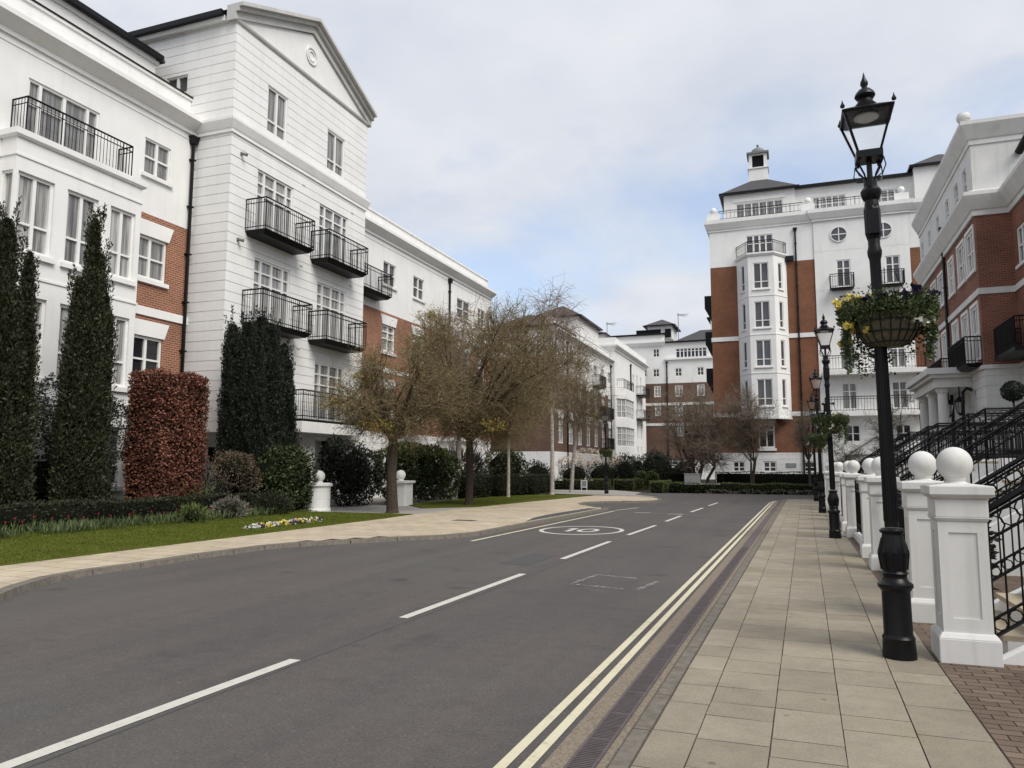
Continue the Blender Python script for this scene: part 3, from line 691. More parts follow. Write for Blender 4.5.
m.build('string_course', 'white_stucco', G)
for o in gw: window(G, F, o, 2, (.45,), 'glass_black', fr=.1)
window(G, F, fw, 2, (.75,), 'glass_black', fr=.11, sill=.2, name='french_window')
m = MB(); F.box(m, fw[0]-.1, fw[1]+.1, 5.02, 5.42, -.05, .02); m.build('lintel', 'grey_stone', G)
window(G, F, (-3.02, -.98, 18.5, 20.15), 4, (.58,), 'glass_dark', fr=.08, mull=.07)
for i, o in enumerate(dr): window(G, W, o, 2, (.68,) if o[3]-o[2] > 1.7 else (.5,), ('glass_dark', 'glass_dark', 'glass_grey', 'glass_grey', 'glass_black')[i % 5], fr=.09)
for x in (3.82, 6.93):   # round windows
    m = MB(); m.ring((x, 61.86, 19.52), (1, 0, 0), (0, 0, 1), .58, .035, 28); W.box(m, x-.035, x+.035, 18.94, 20.10, -.05, -.005); W.box(m, x-.58, x-.036, 19.485, 19.555, -.05, -.005); W.box(m, x+.036, x+.58, 19.485, 19.555, -.05, -.005)
    o = m.build('round_window', 'white_paint', G)
    g = MB(); g.poly([(x+.57*math.cos(2*math.pi*k/28), 61.885, 19.52+.57*math.sin(2*math.pi*k/28)) for k in range(28)]); g.build('pane', 'glass_dark', o)
for x in (3.3, 6.7): balcony(G, W, x-.25, x+1.4, 15.2, .75, 1.05, .1, sp=.16)
for z in (8.85, 5.75):
    k = MB(); W.box(k, 2.3, 9.3, z-.32, z, -1.0, 0); s = k.build('balcony', 'white_stucco', G)
    r = MB(); railing_mesh(r, W, 2.35, 9.25, z, 1.1, .95, sp=.2); r.build('railing', 'black_iron', s)
# canted bay
b0, b1, b2, b3 = (-3.80, 62.0), (-2.88, 60.6), (-.98, 60.6), (-.06, 62.0)
faces = []
for p, q in ((b0, b1), (b1, b2), (b2, b3)):
    d = Vector((q[0]-p[0], q[1]-p[1])); faces.append((Face(p, d, (d.y, -d.x)), d.length))
heads = (17.5, 14.43, 11.4, 8.36); m = MB(); wl = []
for i, (fc, L) in enumerate(faces):
    hw = .57 if i == 1 else .26
    ops = [(L/2-hw, L/2+hw, h-2.08, h) for h in heads]; fc.wall(m, 0, L, 5.45, 18.05, ops)
    wl += [(fc, o, i) for o in ops]
m.prism([b0, b1, b2, b3], 5.44, 5.46)
m.build('bay', 'white_stucco', G)
for fc, o, i in wl: window(G, fc, o, 2 if i == 1 else 1, (.28,), 'glass_dark', fr=.075, sill=.1)
m = MB()
for z in (18.05,): m.sweep([b0, b1, b2, b3], [(-.3, z), (.06, z), (.16, z+.14), (.16, z+.26), (-.3, z+.26)])
m.build('bay_moulding', 'white_stucco', G)
for z in (14.85, 11.8, 8.8): m = MB(); m.sweep([b0, b1, b2, b3], [(-.02, z), (.03, z), (.03, z+.05), (-.02, z+.05)]); m.build('bay_moulding', 'white_stucco', G)
m = MB(); m.sweep([b0, b1, b2, b3], [(-.3, 5.3), (.05, 5.3), (.05, 5.44), (-.3, 5.44)]); m.build('bay_moulding', 'white_stucco', G)
m = MB(); m.prism([(-3.7, 62), (-2.85, 60.75), (-1.0, 60.75), (-.15, 62)], 18.06, 18.3); m.build('bay_deck', 'white_stucco', G)
m = MB()
for fc, L in faces: railing_mesh(m, fc, 0.0, L, 18.31, .95, .0, ends=False, sp=.15)
m.build('bay_railing', 'black_iron', G)
CG = [(0, 0), (.08, 0), (.08, .1), (.16, .2), (.38, .62), (.38, .92), (.1, 1.0), (0, 1.04)]
cornice(G, [(-5.87, 78), (-5.87, Y), (2.02, Y), (2.02, 61.85), (8.65, 61.85), (8.65, Y), (12.5, Y)], 20.7, CG)
downpipe(G, F, .68, 0, 20.2, r=.065)
m = MB(); F.box(m, -.1, .5, 17.75, 18.15, -.22, 0); m.build('drain_box', 'black_gloss', G)
# left flank balconies with solid dark panels
for z in (14.35, 11.35, 8.35):
    m = MB(); m.hexa([(-6.0, 62.6, z-.75), (-5.88, 62.6, z-.75), (-5.88, 65.5, z-.75), (-6.0, 65.5, z-.75), (-6.42, 62.6, z+.2), (-5.88, 62.6, z+.2), (-5.88, 65.5, z+.2), (-6.42, 65.5, z+.2)]); s = m.build('balcony', 'black_iron', G)
    m = MB(); m.box(-6.46, -6.41, 62.6, 65.5, z+.2, z+1.25); m.box(-6.41, -5.88, 62.6, 62.65, z+.2, z+1.25); m.build('balcony_panel', 'black_iron', s)
# attic pavilion
P = FY(63.2); pv = [(-3.8+.0, -.15, 22.05, 23.3)]
m = MB(); P.wall(m, -4.75, .8, 21.5, 24.1, pv); FX(-4.75, -1).wall(m, 63.2, 69, 21.5, 24.1); FX(.8, 1).wall(m, 63.2, 69, 21.5, 24.1); m.build('attic_wall', 'white_stucco', G)
window(G, P, pv[0], 6, (.5,), 'glass_grey', fr=.08)
m = MB(); P.box(m, -4.0, .05, 23.42, 23.72, -.07, .02); m.build('attic_panel', 'white_paint', G)
hip(G, -4.75, .8, 63.2, 69, 24.2, 1.9, 2.7, over=.3)
cx, cy = -2.02, 66.1; m = MB(); m.box(cx-.78, cx+.78, cy-.78, cy+.78, 25.2, 26.95); m.box(cx-.86, cx+.86, cy-.86, cy+.86, 26.95, 27.05); cu = m.build('cupola', 'white_stucco', G)
m = MB()
for sx in (-1, 1):
    for sy in (-1, 1): m.box(cx+sx*.6-.13, cx+sx*.6+.13, cy+sy*.6-.13, cy+sy*.6+.13, 27.05, 28.15)
m.box(cx-.73, cx+.73, cy-.73, cy+.73, 28.15, 28.26); m.build('belfry', 'white_stucco', cu)
m = MB(); m.box(cx-.59, cx+.59, cy-.59, cy+.59, 27.06, 28.14); m.build('louvre', 'dark_void', cu)
m = MB(); m.box(cx-.9, cx+.9, cy-.9, cy+.9, 28.26, 28.42); m.lathe([(.66, 28.42), (.64, 28.6), (.5, 28.85), (.28, 29.0), (.08, 29.08), (.07, 29.16), (.12, 29.24), (.07, 29.34), (.01, 29.4)], (cx, cy, 0), 16); m.build('dome', 'lead_grey', cu)
# right attic
Q = FY(63.4); qs = [(2.1, 4.55, 21.95, 23.2), (6.0, 8.6, 21.95, 23.2)]
m = MB(); Q.wall(m, .8, 13, 21.5, 24.1, qs); m.build('attic_wall', 'white_stucco', G)
for q in qs: window(G, Q, q, 5, (.5,), 'glass_curtain', fr=.08)
m = MB(); m.quad((.7, 63.1, 24.15), (9.3, 63.1, 24.15), (9.3, 68, 25.2), (.7, 68, 25.2)); m.box(.8, 9.3, 63.12, 63.38, 24.0, 24.14); m.build('roof', 'slate', G)
m = MB(); m.box(.9, 9.3, 62.98, 63.1, 24.02, 24.2); m.build('gutter', 'black_gloss', G)
m = MB(); m.box(9.3, 13.5, 62.6, 68, 21.5, 24.4); m.build('attic_wall', 'white_stucco', G); hip(G, 9.3, 13.5, 62.6, 68, 24.5, 1.4, 2.2, over=.25)
for x, y in ((-5.55, 62.35), (1.7, 62.35), (8.3, 62.2)):
    m = MB(); m.box(x-.5, x+.5, y-.25, y+.25, 21.7, 22.3); m.lathe([(.1, 22.3), (.12, 22.36), (.25, 22.5), (.27, 22.62), (.2, 22.8), (.02, 22.88)], (x, y, 0), 12); m.build('parapet_ball', 'white_stucco', G)
m = MB(); railing_mesh(m, F, -5.1, 1.3, 21.75, .75, -.25, ends=False, sp=.3); railing_mesh(m, F, 2.4, 7.8, 21.75, .75, -.25, ends=False, sp=.3); m.build('parapet_railing', 'black_iron', G)
m = MB(); F.box(m, -.62, .12, 1.62, 1.95, -.03, 0); m.build('plaque', 'sign_grey', G)
core(G, -5.6, 12.3, 62.4, 78, .02, 21.6, 'white_stucco')
# small gabled porch at its foot
m = MB(); m.box(4.0, 6.9, 58.8, 61.88, 0, 2.55); m.hexa([(3.7, 58.6, 2.55), (7.2, 58.6, 2.55), (7.2, 61.88, 2.55), (3.7, 61.88, 2.55), (5.4, 58.6, 3.75), (5.5, 58.6, 3.75), (5.5, 61.88, 3.75), (5.4, 61.88, 3.75)])
po = m.build('porch', 'white_stucco', G)
m = MB(); 
for s in (-1, 1): m.hexa([(5.45, 58.5, 3.80), (5.45, 61.87, 3.80), (5.45+s*1.95, 61.87, 2.5), (5.45+s*1.95, 58.5, 2.5), (5.45, 58.5, 3.92), (5.45, 61.87, 3.92), (5.45+s*1.95, 61.87, 2.62), (5.45+s*1.95, 58.5, 2.62)])
m.build('porch_roof', 'grey_stone', po)

# ------------------------------------------------------------------ red brick terrace on the right
H = thing('apartment_building', 'red brick terrace with white cornices and a columned entrance porch, on the right', 'building')
XF, YC, YE, XR = 7.5, 35.8, 49.8, 8.8
F = FX(XF, -1); S = FY(YC); Rr = FX(XR, -1)
br = [(36.22, 37.62, 10.0, 11.80), (38.1, 39.5, 10.0, 11.75), (40.55, 41.75, 10.0, 11.65), (43.2, 44.6, 10.0, 11.6), (45.4, 46.8, 10.0, 11.6), (47.8, 49.1, 10.0, 11.6)]
fr_ = [(36.25, 37.5, 6.15, 8.5), (38.2, 39.4, 6.15, 8.5), (40.4, 41.6, 6.15, 8.5), (43.2, 44.4, 6.15, 8.5), (45.4, 46.6, 6.15, 8.5)]
uw = [(36.9, 37.65, 13.5, 14.75), (38.7, 39.5, 13.5, 14.75), (40.95, 41.7, 13.5, 14.75), (43.6, 44.35, 13.5, 14.75), (46.2, 46.9, 13.5, 14.75), (48.6, 49.3, 13.5, 14.75)]
gf = [(37.6, 38.2, 3.3, 5.0), (38.7, 39.3, 3.3, 5.0)]
lw = [(8.0, 8.5, 2.4, 4.0)]
rw = [(33.9, 35.2, 9.75, 11.3), (33.6, 34.9, 6.15, 8.5)]+[(y, y+1.4, 2.0, 4.6) for y in (33.4, 30, 26, 22, 18, 14, 10, 6, 2)]
m = MB(); F.wall(m, YC, YE, 5.79, 12.22, br+fr_); S.wall(m, XF, XR, 5.79, 12.22); Rr.wall(m, 29, YC, 5.79, 12.22, [o for o in rw if o[2] > 5]); m.build('brick_wall', 'red_brick', H)
m = MB(); F.wall(m, YC, YE, 0, 5.79, gf, .42, 1.6); S.wall(m, XF, XR, 0, 5.79, (), .42, 1.6); Rr.wall(m, -16, YC, 0, 5.79, [o for o in rw if o[2] < 5], .42, 1.6)
F.wall(m, YC, YE, 13.3, 15.62, uw); S.wall(m, XF, 13, 13.3, 15.62); FY(YE, 1).wall(m, XF, 14, 0, 15.62); m.build('wall', 'shaded_stucco', H)
for o in br+fr_:
    window(H, F, o, 2, (.5,), 'glass_grey', fr=.11, d=.06, sill=.12 if o in br else None)
    k = MB(); F.box(k, o[0]-.12, o[0]-.003, o[2], o[3]+.14, -.05, .02); F.box(k, o[1]+.003, o[1]+.12, o[2], o[3]+.14, -.05, .02); F.box(k, o[0], o[1], o[3]+.003, o[3]+.14, -.05, .02); k.build('architrave', 'white_paint', H)
for o in uw+gf: window(H, F, o, 1, (.5,), 'glass_grey', fr=.06)
for o in rw: window(H, Rr, o, 2, (.5,), 'glass_dark', fr=.1, sill=.12)
pth = [(XF, YE), (XF, YC), (XR, YC), (XR, 29)]
m = MB(); m.sweep(pth[:], [(0-.02, 8.82), (.06, 8.82), (.06, 9.08), (-.02, 9.08)]); m.sweep(pth, [(-.02, 5.68), (.09, 5.68), (.09, 5.84), (-.02, 5.84)]); m.build('string_course', 'shaded_stucco', H)
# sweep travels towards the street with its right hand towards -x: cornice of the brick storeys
cornice(H, pth, 12.18, [(-.02, 0), (.10, 0), (.10, .22), (.16, .26), (.40, .70), (.45, .80), (.45, .96), (.2, 1.04), (-.02, 1.16)], 'shaded_stucco')
cornice(H, [(XF, YE), (XF, YC), (13, YC)], 15.3, [(-.02, 0), (.05, 0), (.05, .2), (.10, .24), (.34, .72), (.38, .80), (.38, .96), (.1, 1.04), (-.02, 1.1)], 'shaded_stucco')
m = MB(); m.box(XF-.25, XF+.25, 36.1, 36.6, 16.35, 16.5); m.lathe([(.16, 16.5), (.14, 16.56), (.2, 16.6), (.27, 16.72), (.28, 16.83), (.22, 16.98), (.02, 17.06)], (XF-.05, 36.4, 0), 16); m.build('parapet_ball', 'shaded_stucco', H)
m = MB(); m.box(XF+.3, 13, YC+.3, YE, 16.2, 16.35); m.build('roof', 'slate', H)
m = MB(); m.tube((9.22, 35.7, 14.7), (9.6, 34.6, 15.5), .16, n=10); m.build('flue', 'black_gloss', H)
FYn = FY(29); m = MB(); FYn.wall(m, XR, 14, 5.7, 12.22); m.build('brick_wall', 'red_brick', H)
m = MB(); m.box(XR+.3, 15, 29, YC, 13.2, 13.35); m.build('roof', 'slate', H)
cornice(H, [(XR, 28.99), (XR, -16)], 5.68, [(-.02, 0), (.09, 0), (.3, .3), (.3, .45), (.05, .5), (.05, .95), (-.3, .95)], 'shaded_stucco')  # unseen wing towards the camera, kept low so sun reaches the piers
m = MB(); m.box(XR+.2, 14, -16, 28.98, 6.0, 6.2); m.build('roof', 'lead_grey', H)
core(H, XF+.3, 14, YC+.3, YE-.2, .02, 15.6); core(H, XR+.3, 14, 29.2, YC+.2, .02, 12.4); core(H, XR+.3, 14, -15.8, 29, .02, 5.9)
downpipe(H, F, 42.5, 0, 13.55, r=.07)
balcony(H, F, 36.1, 39.7, 5.98, .62, 1.12); balcony(H, F, 43.0, 46.9, 5.98, .4, 1.12)
k = MB(); Rr.box(k, 32.4, 35.5, 5.95, 6.1, -1.0, 0); s = k.build('balcony', 'black_iron', H)
r = MB(); railing_mesh(r, Rr, 32.45, 35.45, 6.1, 1.15, .95, sp=.09); r.build('railing', 'black_iron', s)
# columned porch
m = MB(); m.box(6.05, XF-.01, 38.3, 44.6, 5.2, 5.62); m.box(5.85, XF-.01, 38.1, 44.8, 5.62, 5.78); m.box(5.7, XF-.01, 37.95, 44.95, 5.78, 6.05); po = m.build('porch_roof', 'shaded_stucco', H)
m = MB(); m.box(5.9, XF, 38.2, 44.7, 0, 1.65); m.build('porch_base', 'shaded_stucco', H)
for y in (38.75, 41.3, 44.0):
    m = MB(); m.lathe([(.3, 1.65), (.3, 1.75), (.25, 1.82), (.23, 3.0), (.2, 4.95), (.24, 5.0), (.28, 5.1), (.28, 5.2)], (6.4, y, 0), 16); m.build('column', 'shaded_stucco', H)
for x, y in ((6.75, 39.5), (6.95, 38.15)):   # hanging lanterns at the porch
    m = MB(); m.tube((x, y, 4.75), (x, y, 5.2), .03, n=6); m.lathe([(.05, 4.75), (.22, 4.55), (.22, 4.5)], (x, y, 0), 6); m.lathe([(.08, 3.98), (.1, 4.02), (.03, 3.9)], (x, y, 0), 6)
    for k in range(6): a = k*math.pi/3; m.tube((x+.19*math.cos(a), y+.19*math.sin(a), 4.5), (x+.1*math.cos(a), y+.1*math.sin(a), 4.0), .015, n=4)
    l = m.build('porch_lantern', 'black_iron', H)
    m = MB(); m.lathe([(.08, 4.02), (.17, 4.48)], (x, y, 0), 6); m.build('lantern_glass', 'lamp_glass', l)
m = MB(); m.path([(7.42, 37.9, 5.0), (7.2, 37.9, 5.1), (7.05, 37.9, 4.9), (7.02, 37.9, 4.0), (7.02, 37.9, 1.6)], .07, 8); m.build('downpipe', 'black_gloss', H)
# ------------------------------------------------------------------ ground, road, pavements
def sheet(name, pts, z, mt, kind='structure', label=None, cat=None, th=None):
    m = MB()
    if th: m.prism(pts, z-th, z)
    else: m.poly([(p[0], p[1], z) for p in pts])
    o = m.build(name, mt); tag(o, label, cat, kind=kind); return o
sheet('ground', [(-700, -300), (700, -300), (700, 900), (-700, 900)], -.012, 'soil', label='bare earth under the whole scene', cat='ground')
sheet('road', [(-60, -30), (-.9, -30), (-.45, 41.2), (40, 41.2), (40, 48.2), (-9, 48.4), (-14, 52), (-20, 60), (-60, 62)], 0.0, 'asphalt', label='dark asphalt carriageway running between the two rows of buildings', cat='road')
# left pavement: kerb line surveyed from the photograph
KP = [(-8.2, -6), (-8.6, 3), (-8.85, 6.46), (-9.2, 6.95), (-9.62, 7.72), (-9.74, 8.5), (-9.66, 9.3), (-9.72, 10.6), (-9.60, 12.2), (-9.35, 12.95), (-8.1, 14.7), (-7.35, 15.5), (-6.95, 16.6), (-6.85, 19.6), (-6.7, 23.4), (-6.55, 27.9), (-6.62, 28.3), (-7.1, 28.5), (-7.9, 30.0), (-8.5, 31.3), (-8.55, 32.6), (-8.0, 33.5), (-6.6, 34.4), (-6.15, 35.0), (-5.95, 36.0), (-6.1, 37.4), (-6.8, 39.2), (-8.2, 40.4), (-10.3, 41.4), (-14, 42.3), (-18, 42.8)]
def offset(P, d):
    out = []
    for i, p in enumerate(P):
        a = Vector(P[max(i-1, 0)]); c = Vector(P[min(i+1, len(P)-1)]); t = (c-a).normalized(); out.append((p[0]-t.y*d, p[1]+t.x*d))
    return out
KI = offset(KP, .19)
# kerbstones, one block after another with open joints
m = MB()
def kerbrun(m, A_, B_, z, L=.9, gap=.008, zb=-.01):
    for (a0, a1, b0, b1) in zip(A_, A_[1:], B_, B_[1:]):
        a0, a1, b0, b1 = map(Vector, (a0, a1, b0, b1)); l = (a1-a0).length; n = max(1, round(l/L)); g = gap/l
        for i in range(n):
            s, e = i/n+g, (i+1)/n-g
            q = [a0.lerp(a1, s), a0.lerp(a1, e), b0.lerp(b1, e), b0.lerp(b1, s)]
            t = [q[0].lerp(q[3], .12), q[1].lerp(q[2], .12), q[2], q[3]]
            m.hexa([(p.x, p.y, zb) for p in q]+[(p.x, p.y, z) for p in t])
kerbrun(m, KP, KI, .085)
tag(m.build('kerb', 'kerb_granite'), 'worn granite kerb stones along the left pavement edge', 'kerb', kind='structure')
BK = [(-11.3, -6), (-11.4, 8), (-11.35, 17), (-11.5, 22), (-11.3, 28), (-10.6, 36), (-10.2, 40.3), (-10.9, 41.6)]
sheet('pavement_base', KI[:-2]+[(-14, 42.4)]+BK[::-1], .060, 'joint_dark', label='dark bedding under the left pavement slabs', cat='pavement')
# pale slabs clipped to the pavement outline
def inside(p, poly):
    c = False; n = len(poly)
    for i in range(n):
        a, b = poly[i], poly[(i+1) % n]
        if (a[1] > p[1]) != (b[1] > p[1]) and p[0] < (b[0]-a[0])*(p[1]-a[1])/(b[1]-a[1])+a[0]: c = not c
    return c
def clip(poly, pts):  # Sutherland-Hodgman of a quad by half planes of the outline is not convex: clip x against the outline per row instead
    return poly
OUT = KI[:-2]+BK[::-1]
def xr(y):
    xs = []
    n = len(OUT)
    for i in range(n):
        a, b = OUT[i], OUT[(i+1) % n]
        if (a[1] > y) != (b[1] > y): xs.append(a[0]+(b[0]-a[0])*(y-a[1])/(b[1]-a[1]))
    return sorted(xs)
m = MB(); y = -5.5; row = 0
while y < 40.0:
    h = .45; xa, xb = xr(y+.01), xr(y+h-.01)
    if len(xa) >= 2 and len(xb) >= 2:
        l0, r0, l1, r1 = xa[0], xa[-1], xb[0], xb[-1]; x = -12.2-(.3 if row % 2 else 0)
        while x < -5.5:
            w = .6; g = .006
            a0, a1 = max(x+g, l0), min(x+w-g, r0); c0, c1 = max(x+g, l1), min(x+w-g, r1)
            if a1-a0 > .03 or c1-c0 > .03:
                a1, c1 = max(a1, a0), max(c1, c0)
                if a0 < r0 and c0 < r1: m.quad((a0, y+g, .082), (a1, y+g, .082), (c1, y+h-g, .082), (c0, y+h-g, .082))
            x += w
    y += h; row += 1
tag(m.build('pavement', 'pale_slab'), 'pale beige slab pavement curving along the left kerb', 'pavement', kind='structure')
# lawns
def lawn(name, pts, label, zs=None):
    m = MB(); m.prism(pts, -.005, .095); o = m.build(name, 'lawn'); tag(o, label, 'lawn', kind='structure'); return o
# sloping front lawn: rises from the pavement to the hedge
m = MB(); m.hexa([(-15.4, -8, -.005), (-11.42, -8, -.005), (-11.36, 19.9, -.005), (-15.4, 19.9, -.005), (-15.4, -8, .20), (-11.42, -8, .09), (-11.36, 19.9, .09), (-15.4, 19.9, .16)])
m.hexa([(-19.6, -8, -.006), (-15.4, -8, -.006), (-15.4, 20.2, -.006), (-19.6, 20.2, -.006), (-19.6, -8, .22), (-15.4, -8, .20), (-15.4, 20.2, .16), (-19.6, 20.2, .2)])
m.quad((-15.4, 19.9, .16), (-11.36, 19.9, .09), (-11.6, 22.0, .09), (-14.6, 21.3, .13))
tag(m.build('lawn', 'lawn'), 'sloping front lawn between the left pavement and the long low hedge', 'lawn', kind='structure')
lawn('lawn', [(-14.6, 27.2), (-12.9, 25.2), (-11.45, 27.4), (-10.75, 36), (-10.35, 40.1), (-11.2, 40.6), (-13.2, 40), (-15, 36)], 'narrow grass verge under the bare street trees')
sheet('driveway', [(-19.9, 20.3), (-15.4, 20.3), (-14.5, 21.5), (-11.55, 22.15), (-11.3, 27.2), (-12.9, 25.3), (-14.7, 27.3), (-14.7, 42), (-19.6, 42)], .07, 'forecourt', label='grey paved driveway between the two ball-topped left piers', cat='driveway')
sheet('side_path', [(-24, 42.3), (-8.2, 40.6), (-6.9, 41.2), (-8.8, 44.3), (-9.2, 48.4), (-12, 52.5), (-24, 53)], .012, 'forecourt', label='pale side path past the far lamp post', cat='path')
for o in []: pass
# right pavement: long courses, slabs of uneven length
SX = lambda x0, y: x0+.0125*(y-4.3)
m = MB(); m.hexa([(-.99, -20, -.01), (2.2, -20, -.01), (2.2, 41, -.01), (SX(-.99, 41), 41, -.01), (-.99-.3, -20, .024), (2.2, -20, .024), (2.2, 41, .024), (SX(-.99, 41), 41, .024)])
tag(m.build('pavement_base', 'joint_dark'), 'dark joints and bedding under the right pavement slabs', 'pavement', kind='structure')
m = MB(); cols_ = [-.865, -.60, -.19, .205, .61, 1.02]
for a, c in zip(cols_, cols_[1:]):
    y = -8.0
    while y < 40.6:
        L = rnd.choice([.3, .38, .45, .45, .6, .6, .75]); y2 = min(y+L, 40.7); g = .0035; s0, s1 = .0125*(y-4.3), .0125*(y2-4.3)
        k0 = 1-.5*max(0, min(1, (y-6)/36)) if a == cols_[0] else 1   # outer courses narrow towards the far end
        r = .92 if c == cols_[-1] else 1
        jj = rnd.uniform(-.0025, .0025); dz = rnd.uniform(-.0012, .0012); m.quad((a+s0+g+jj, y+g, .032+dz), (c+s0*(.2 if c == cols_[-1] else 1)-g+jj, y+g, .032-dz), (c+s1*(.2 if c == cols_[-1] else 1)-g, y2-g, .032), (a+s1+g, y2-g, .032)); y = y2
tag(m.build('pavement', 'paving_slab'), 'grey brown slab pavement along the right side past the lamp posts', 'pavement', kind='structure')
m = MB(); y = -8
kerbrun(m, [(SX(-.985, -8), -8), (SX(-.985, 40.6), 40.6)][::-1], [(SX(-.875, -8), -8), (SX(-.875, 40.6), 40.6)][::-1], .036, .75)
tag(m.build('kerb', 'kerb_granite'), 'flush granite edging stones of the right pavement', 'kerb', kind='structure')
m = MB(); m.quad((SX(-1.33, -8), -8, .006), (SX(-.985, -8), -8, .010), (SX(-.985, 39.5), 39.5, .010), (SX(-1.33, 39.5), 39.5, .006))
tag(m.build('gutter_strip', 'exposed_concrete'), 'rough concrete strip holding the drain along the right kerb', 'gutter', kind='structure')
m = MB()
x0, x1 = -1.19, -1.06
def bar_(m, a, c, ya, yb, z0, z1): m.hexa([(SX(a, ya), ya, z0), (SX(c, ya), ya, z0), (SX(c, yb), yb, z0), (SX(a, yb), yb, z0), (SX(a, ya), ya, z1), (SX(c, ya), ya, z1), (SX(c, yb), yb, z1), (SX(a, yb), yb, z1)])
for a in (x0-.012, x1-.006): bar_(m, a, a+.018, -2, 39, .006, .019)
y = -2.0
while y < 16:      # slotted units, a wider web every half metre
    k = round((y+2)/.025) % 20
    bar_(m, x0+.0065, x1-.0065, y, y+(.022 if k == 0 else .0135), .006, .0175); y += .025
bar_(m, x0+.0065, x1-.0065, 16.01, 39, .006, .0172)
tag(m.build('drain_channel', 'drain_iron'), 'slotted iron drain channel along the right kerb', 'drain', kind='structure')
m = MB(); bar_(m, x0, x1, -2, 16, .0, .0125)
tag(m.build('drain_trough', 'drain_trough'), 'dark trough under the slotted drain grating', 'drain', kind='structure')
# block pavers right of the slabs
m = MB(); y = -8; row = 0
while y < 42:
    x = 1.02-(.1 if row % 2 else 0)
    while x < 4.6:
        m.quad((max(1.03, x)+.004, y+.004, .030), (x+.2-.004, y+.004, .030), (x+.2-.004, y+.096, .030), (max(1.03, x)+.004, y+.096, .030)); x += .2
    y += .1; row += 1
    if y > 16: y += .0
tag(m.build('forecourt', 'block_paver'), 'red brown block paving in front of the right-hand steps', 'paving', kind='structure')
sheet('forecourt_base', [(2.2, -20), (14, -20), (14, 41), (2.2, 41)], .024, 'joint_dark', label='dark paved yard behind the railings on the right', cat='paving')

# ---- painted markings, each a thin sheet on the asphalt
def line(name, p, q, w, mt, label, cat='road marking', group=None, z=.004):
    p, q = Vector(p), Vector(q); t = (q-p).normalized(); n = Vector((-t.y, t.x))*w/2
    m = MB(); m.poly([(*(p-n), z), (*(p+n), z), (*(q+n), z), (*(q-n), z)]); o = m.build(name, mt); return tag(o, label, cat, group, 'structure')
cl = [((-4.06, 1.4), (-3.95, 5.46)), ((-3.96, 7.33), (-3.89, 10.94)), ((-3.87, 12.94), (-3.81, 16.34)), ((-3.77, 18.05), (-3.67, 21.27)), ((-3.65, 22.95), (-3.60, 25.71)), ((-3.56, 28.1), (-3.48, 31.1)), ((-3.45, 33), (-3.35, 36))]
ordn = ['nearest', 'second', 'third', 'fourth', 'fifth', 'sixth', 'farthest']
for (p, q), o in zip(cl, ordn): line('centre_dash', p, q, .11, 'paint_white', f'{o} white dash of the centre line, counting from the camera', group='centre line dashes')
for k, (x, o) in enumerate(((-1.53, 'outer'), (-1.405, 'inner'))):
    m = MB(); w = .032; P = [(SX(x, y)+(.0 if y > 4 else 0), y) for y in (-10, 5, 15, 25, 34, 37.0)]+[(-1.02+.09*k, 38.4), (-.80+.08*k, 39.4), (-.5+.03*k, 40.0)]
    L = offset(P, w); Q = offset(P, -w)
    for i in range(len(P)-1): m.quad((*Q[i], .004), (*Q[i+1], .004), (*L[i+1], .004), (*L[i], .004))
    tag(m.build('yellow_line', 'paint_yellow'), f'{o} of the double yellow lines beside the right kerb', 'road marking', 'double yellow lines', 'structure')
line('bay_line', (-6.62, 15.28), (-6.27, 27.6), .09, 'paint_yellow', 'pale line along the left kerb from the curve to the corner')
line('bay_line', (-6.33, 28.0), (-5.9, 30.2), .09, 'paint_white', 'short white dash off the left kerb corner')
line('give_way_line', (-5.7, 27.2), (-1.2, 25.6), .07, 'paint_faded', 'thin pale joint line crossing the road beyond the speed roundel', 'road marking')
for x in (-5.35, -4.15): line('cross_mark', (x, 27.0-(x+5.35)*.3), (x+.5, 26.95-(x+5.35)*.3), .22, 'paint_white', 'small white block on the thin line across the road, '+('nearer the left kerb' if x < -5 else 'nearer the centre line'))
# speed roundel
cx, cy, rx, ry = -5.15, 18.95, 1.06, 1.36; m = MB(); n = 48
for i in range(n):
    a, b_ = 2*math.pi*i/n, 2*math.pi*(i+1)/n
    m.quad(*[(cx+k*math.cos(t)*(rx-.0)*1, cy+(ry-(1-k)*0)*k*math.sin(t), .004) for t, k in ((a, .90), (a, 1), (b_, 1), (b_, .90))])
rd = thing('speed_roundel', 'white oval speed roundel reading 10 painted in the left lane', 'road marking'); rd['kind'] = 'structure'
m.build('oval', 'paint_white', rd)
m = MB(); m.quad((cx-.33, cy-.5, .004), (cx-.20, cy-.5, .004), (cx-.20, cy+.5, .004), (cx-.33, cy+.5, .004)); m.quad((cx-.45, cy+.2, .004), (cx-.33, cy+.28, .004), (cx-.33, cy+.5, .004), (cx-.42, cy+.36, .004))
for i in range(24):
    a, b_ = 2*math.pi*i/24, 2*math.pi*(i+1)/24
    m.quad(*[(cx+.17+.27*k*math.cos(t), cy+.52*(k+.08 if k < 1 else 1)*math.sin(t), .004) for t, k in ((a, .58), (a, 1), (b_, 1), (b_, .58))])
m.build('numerals', 'paint_white', rd)
# the paving-machine seam along the crown of the road, slightly wandering
m = MB(); y = -8; px_ = -4.02
while y < 36:
    nx_ = -4.05+.0165*y+rnd.uniform(-.02, .02)+.13; m.quad((px_-.012, y, .0025), (px_+.012, y, .0025), (nx_+.012, y+1.5, .0025), (nx_-.012, y+1.5, .0025)); px_ = nx_; y += 1.5
tag(m.build('road_seam', 'asphalt_patch'), 'dark paving seam running beside the dashed centre line', 'road seam', kind='structure')
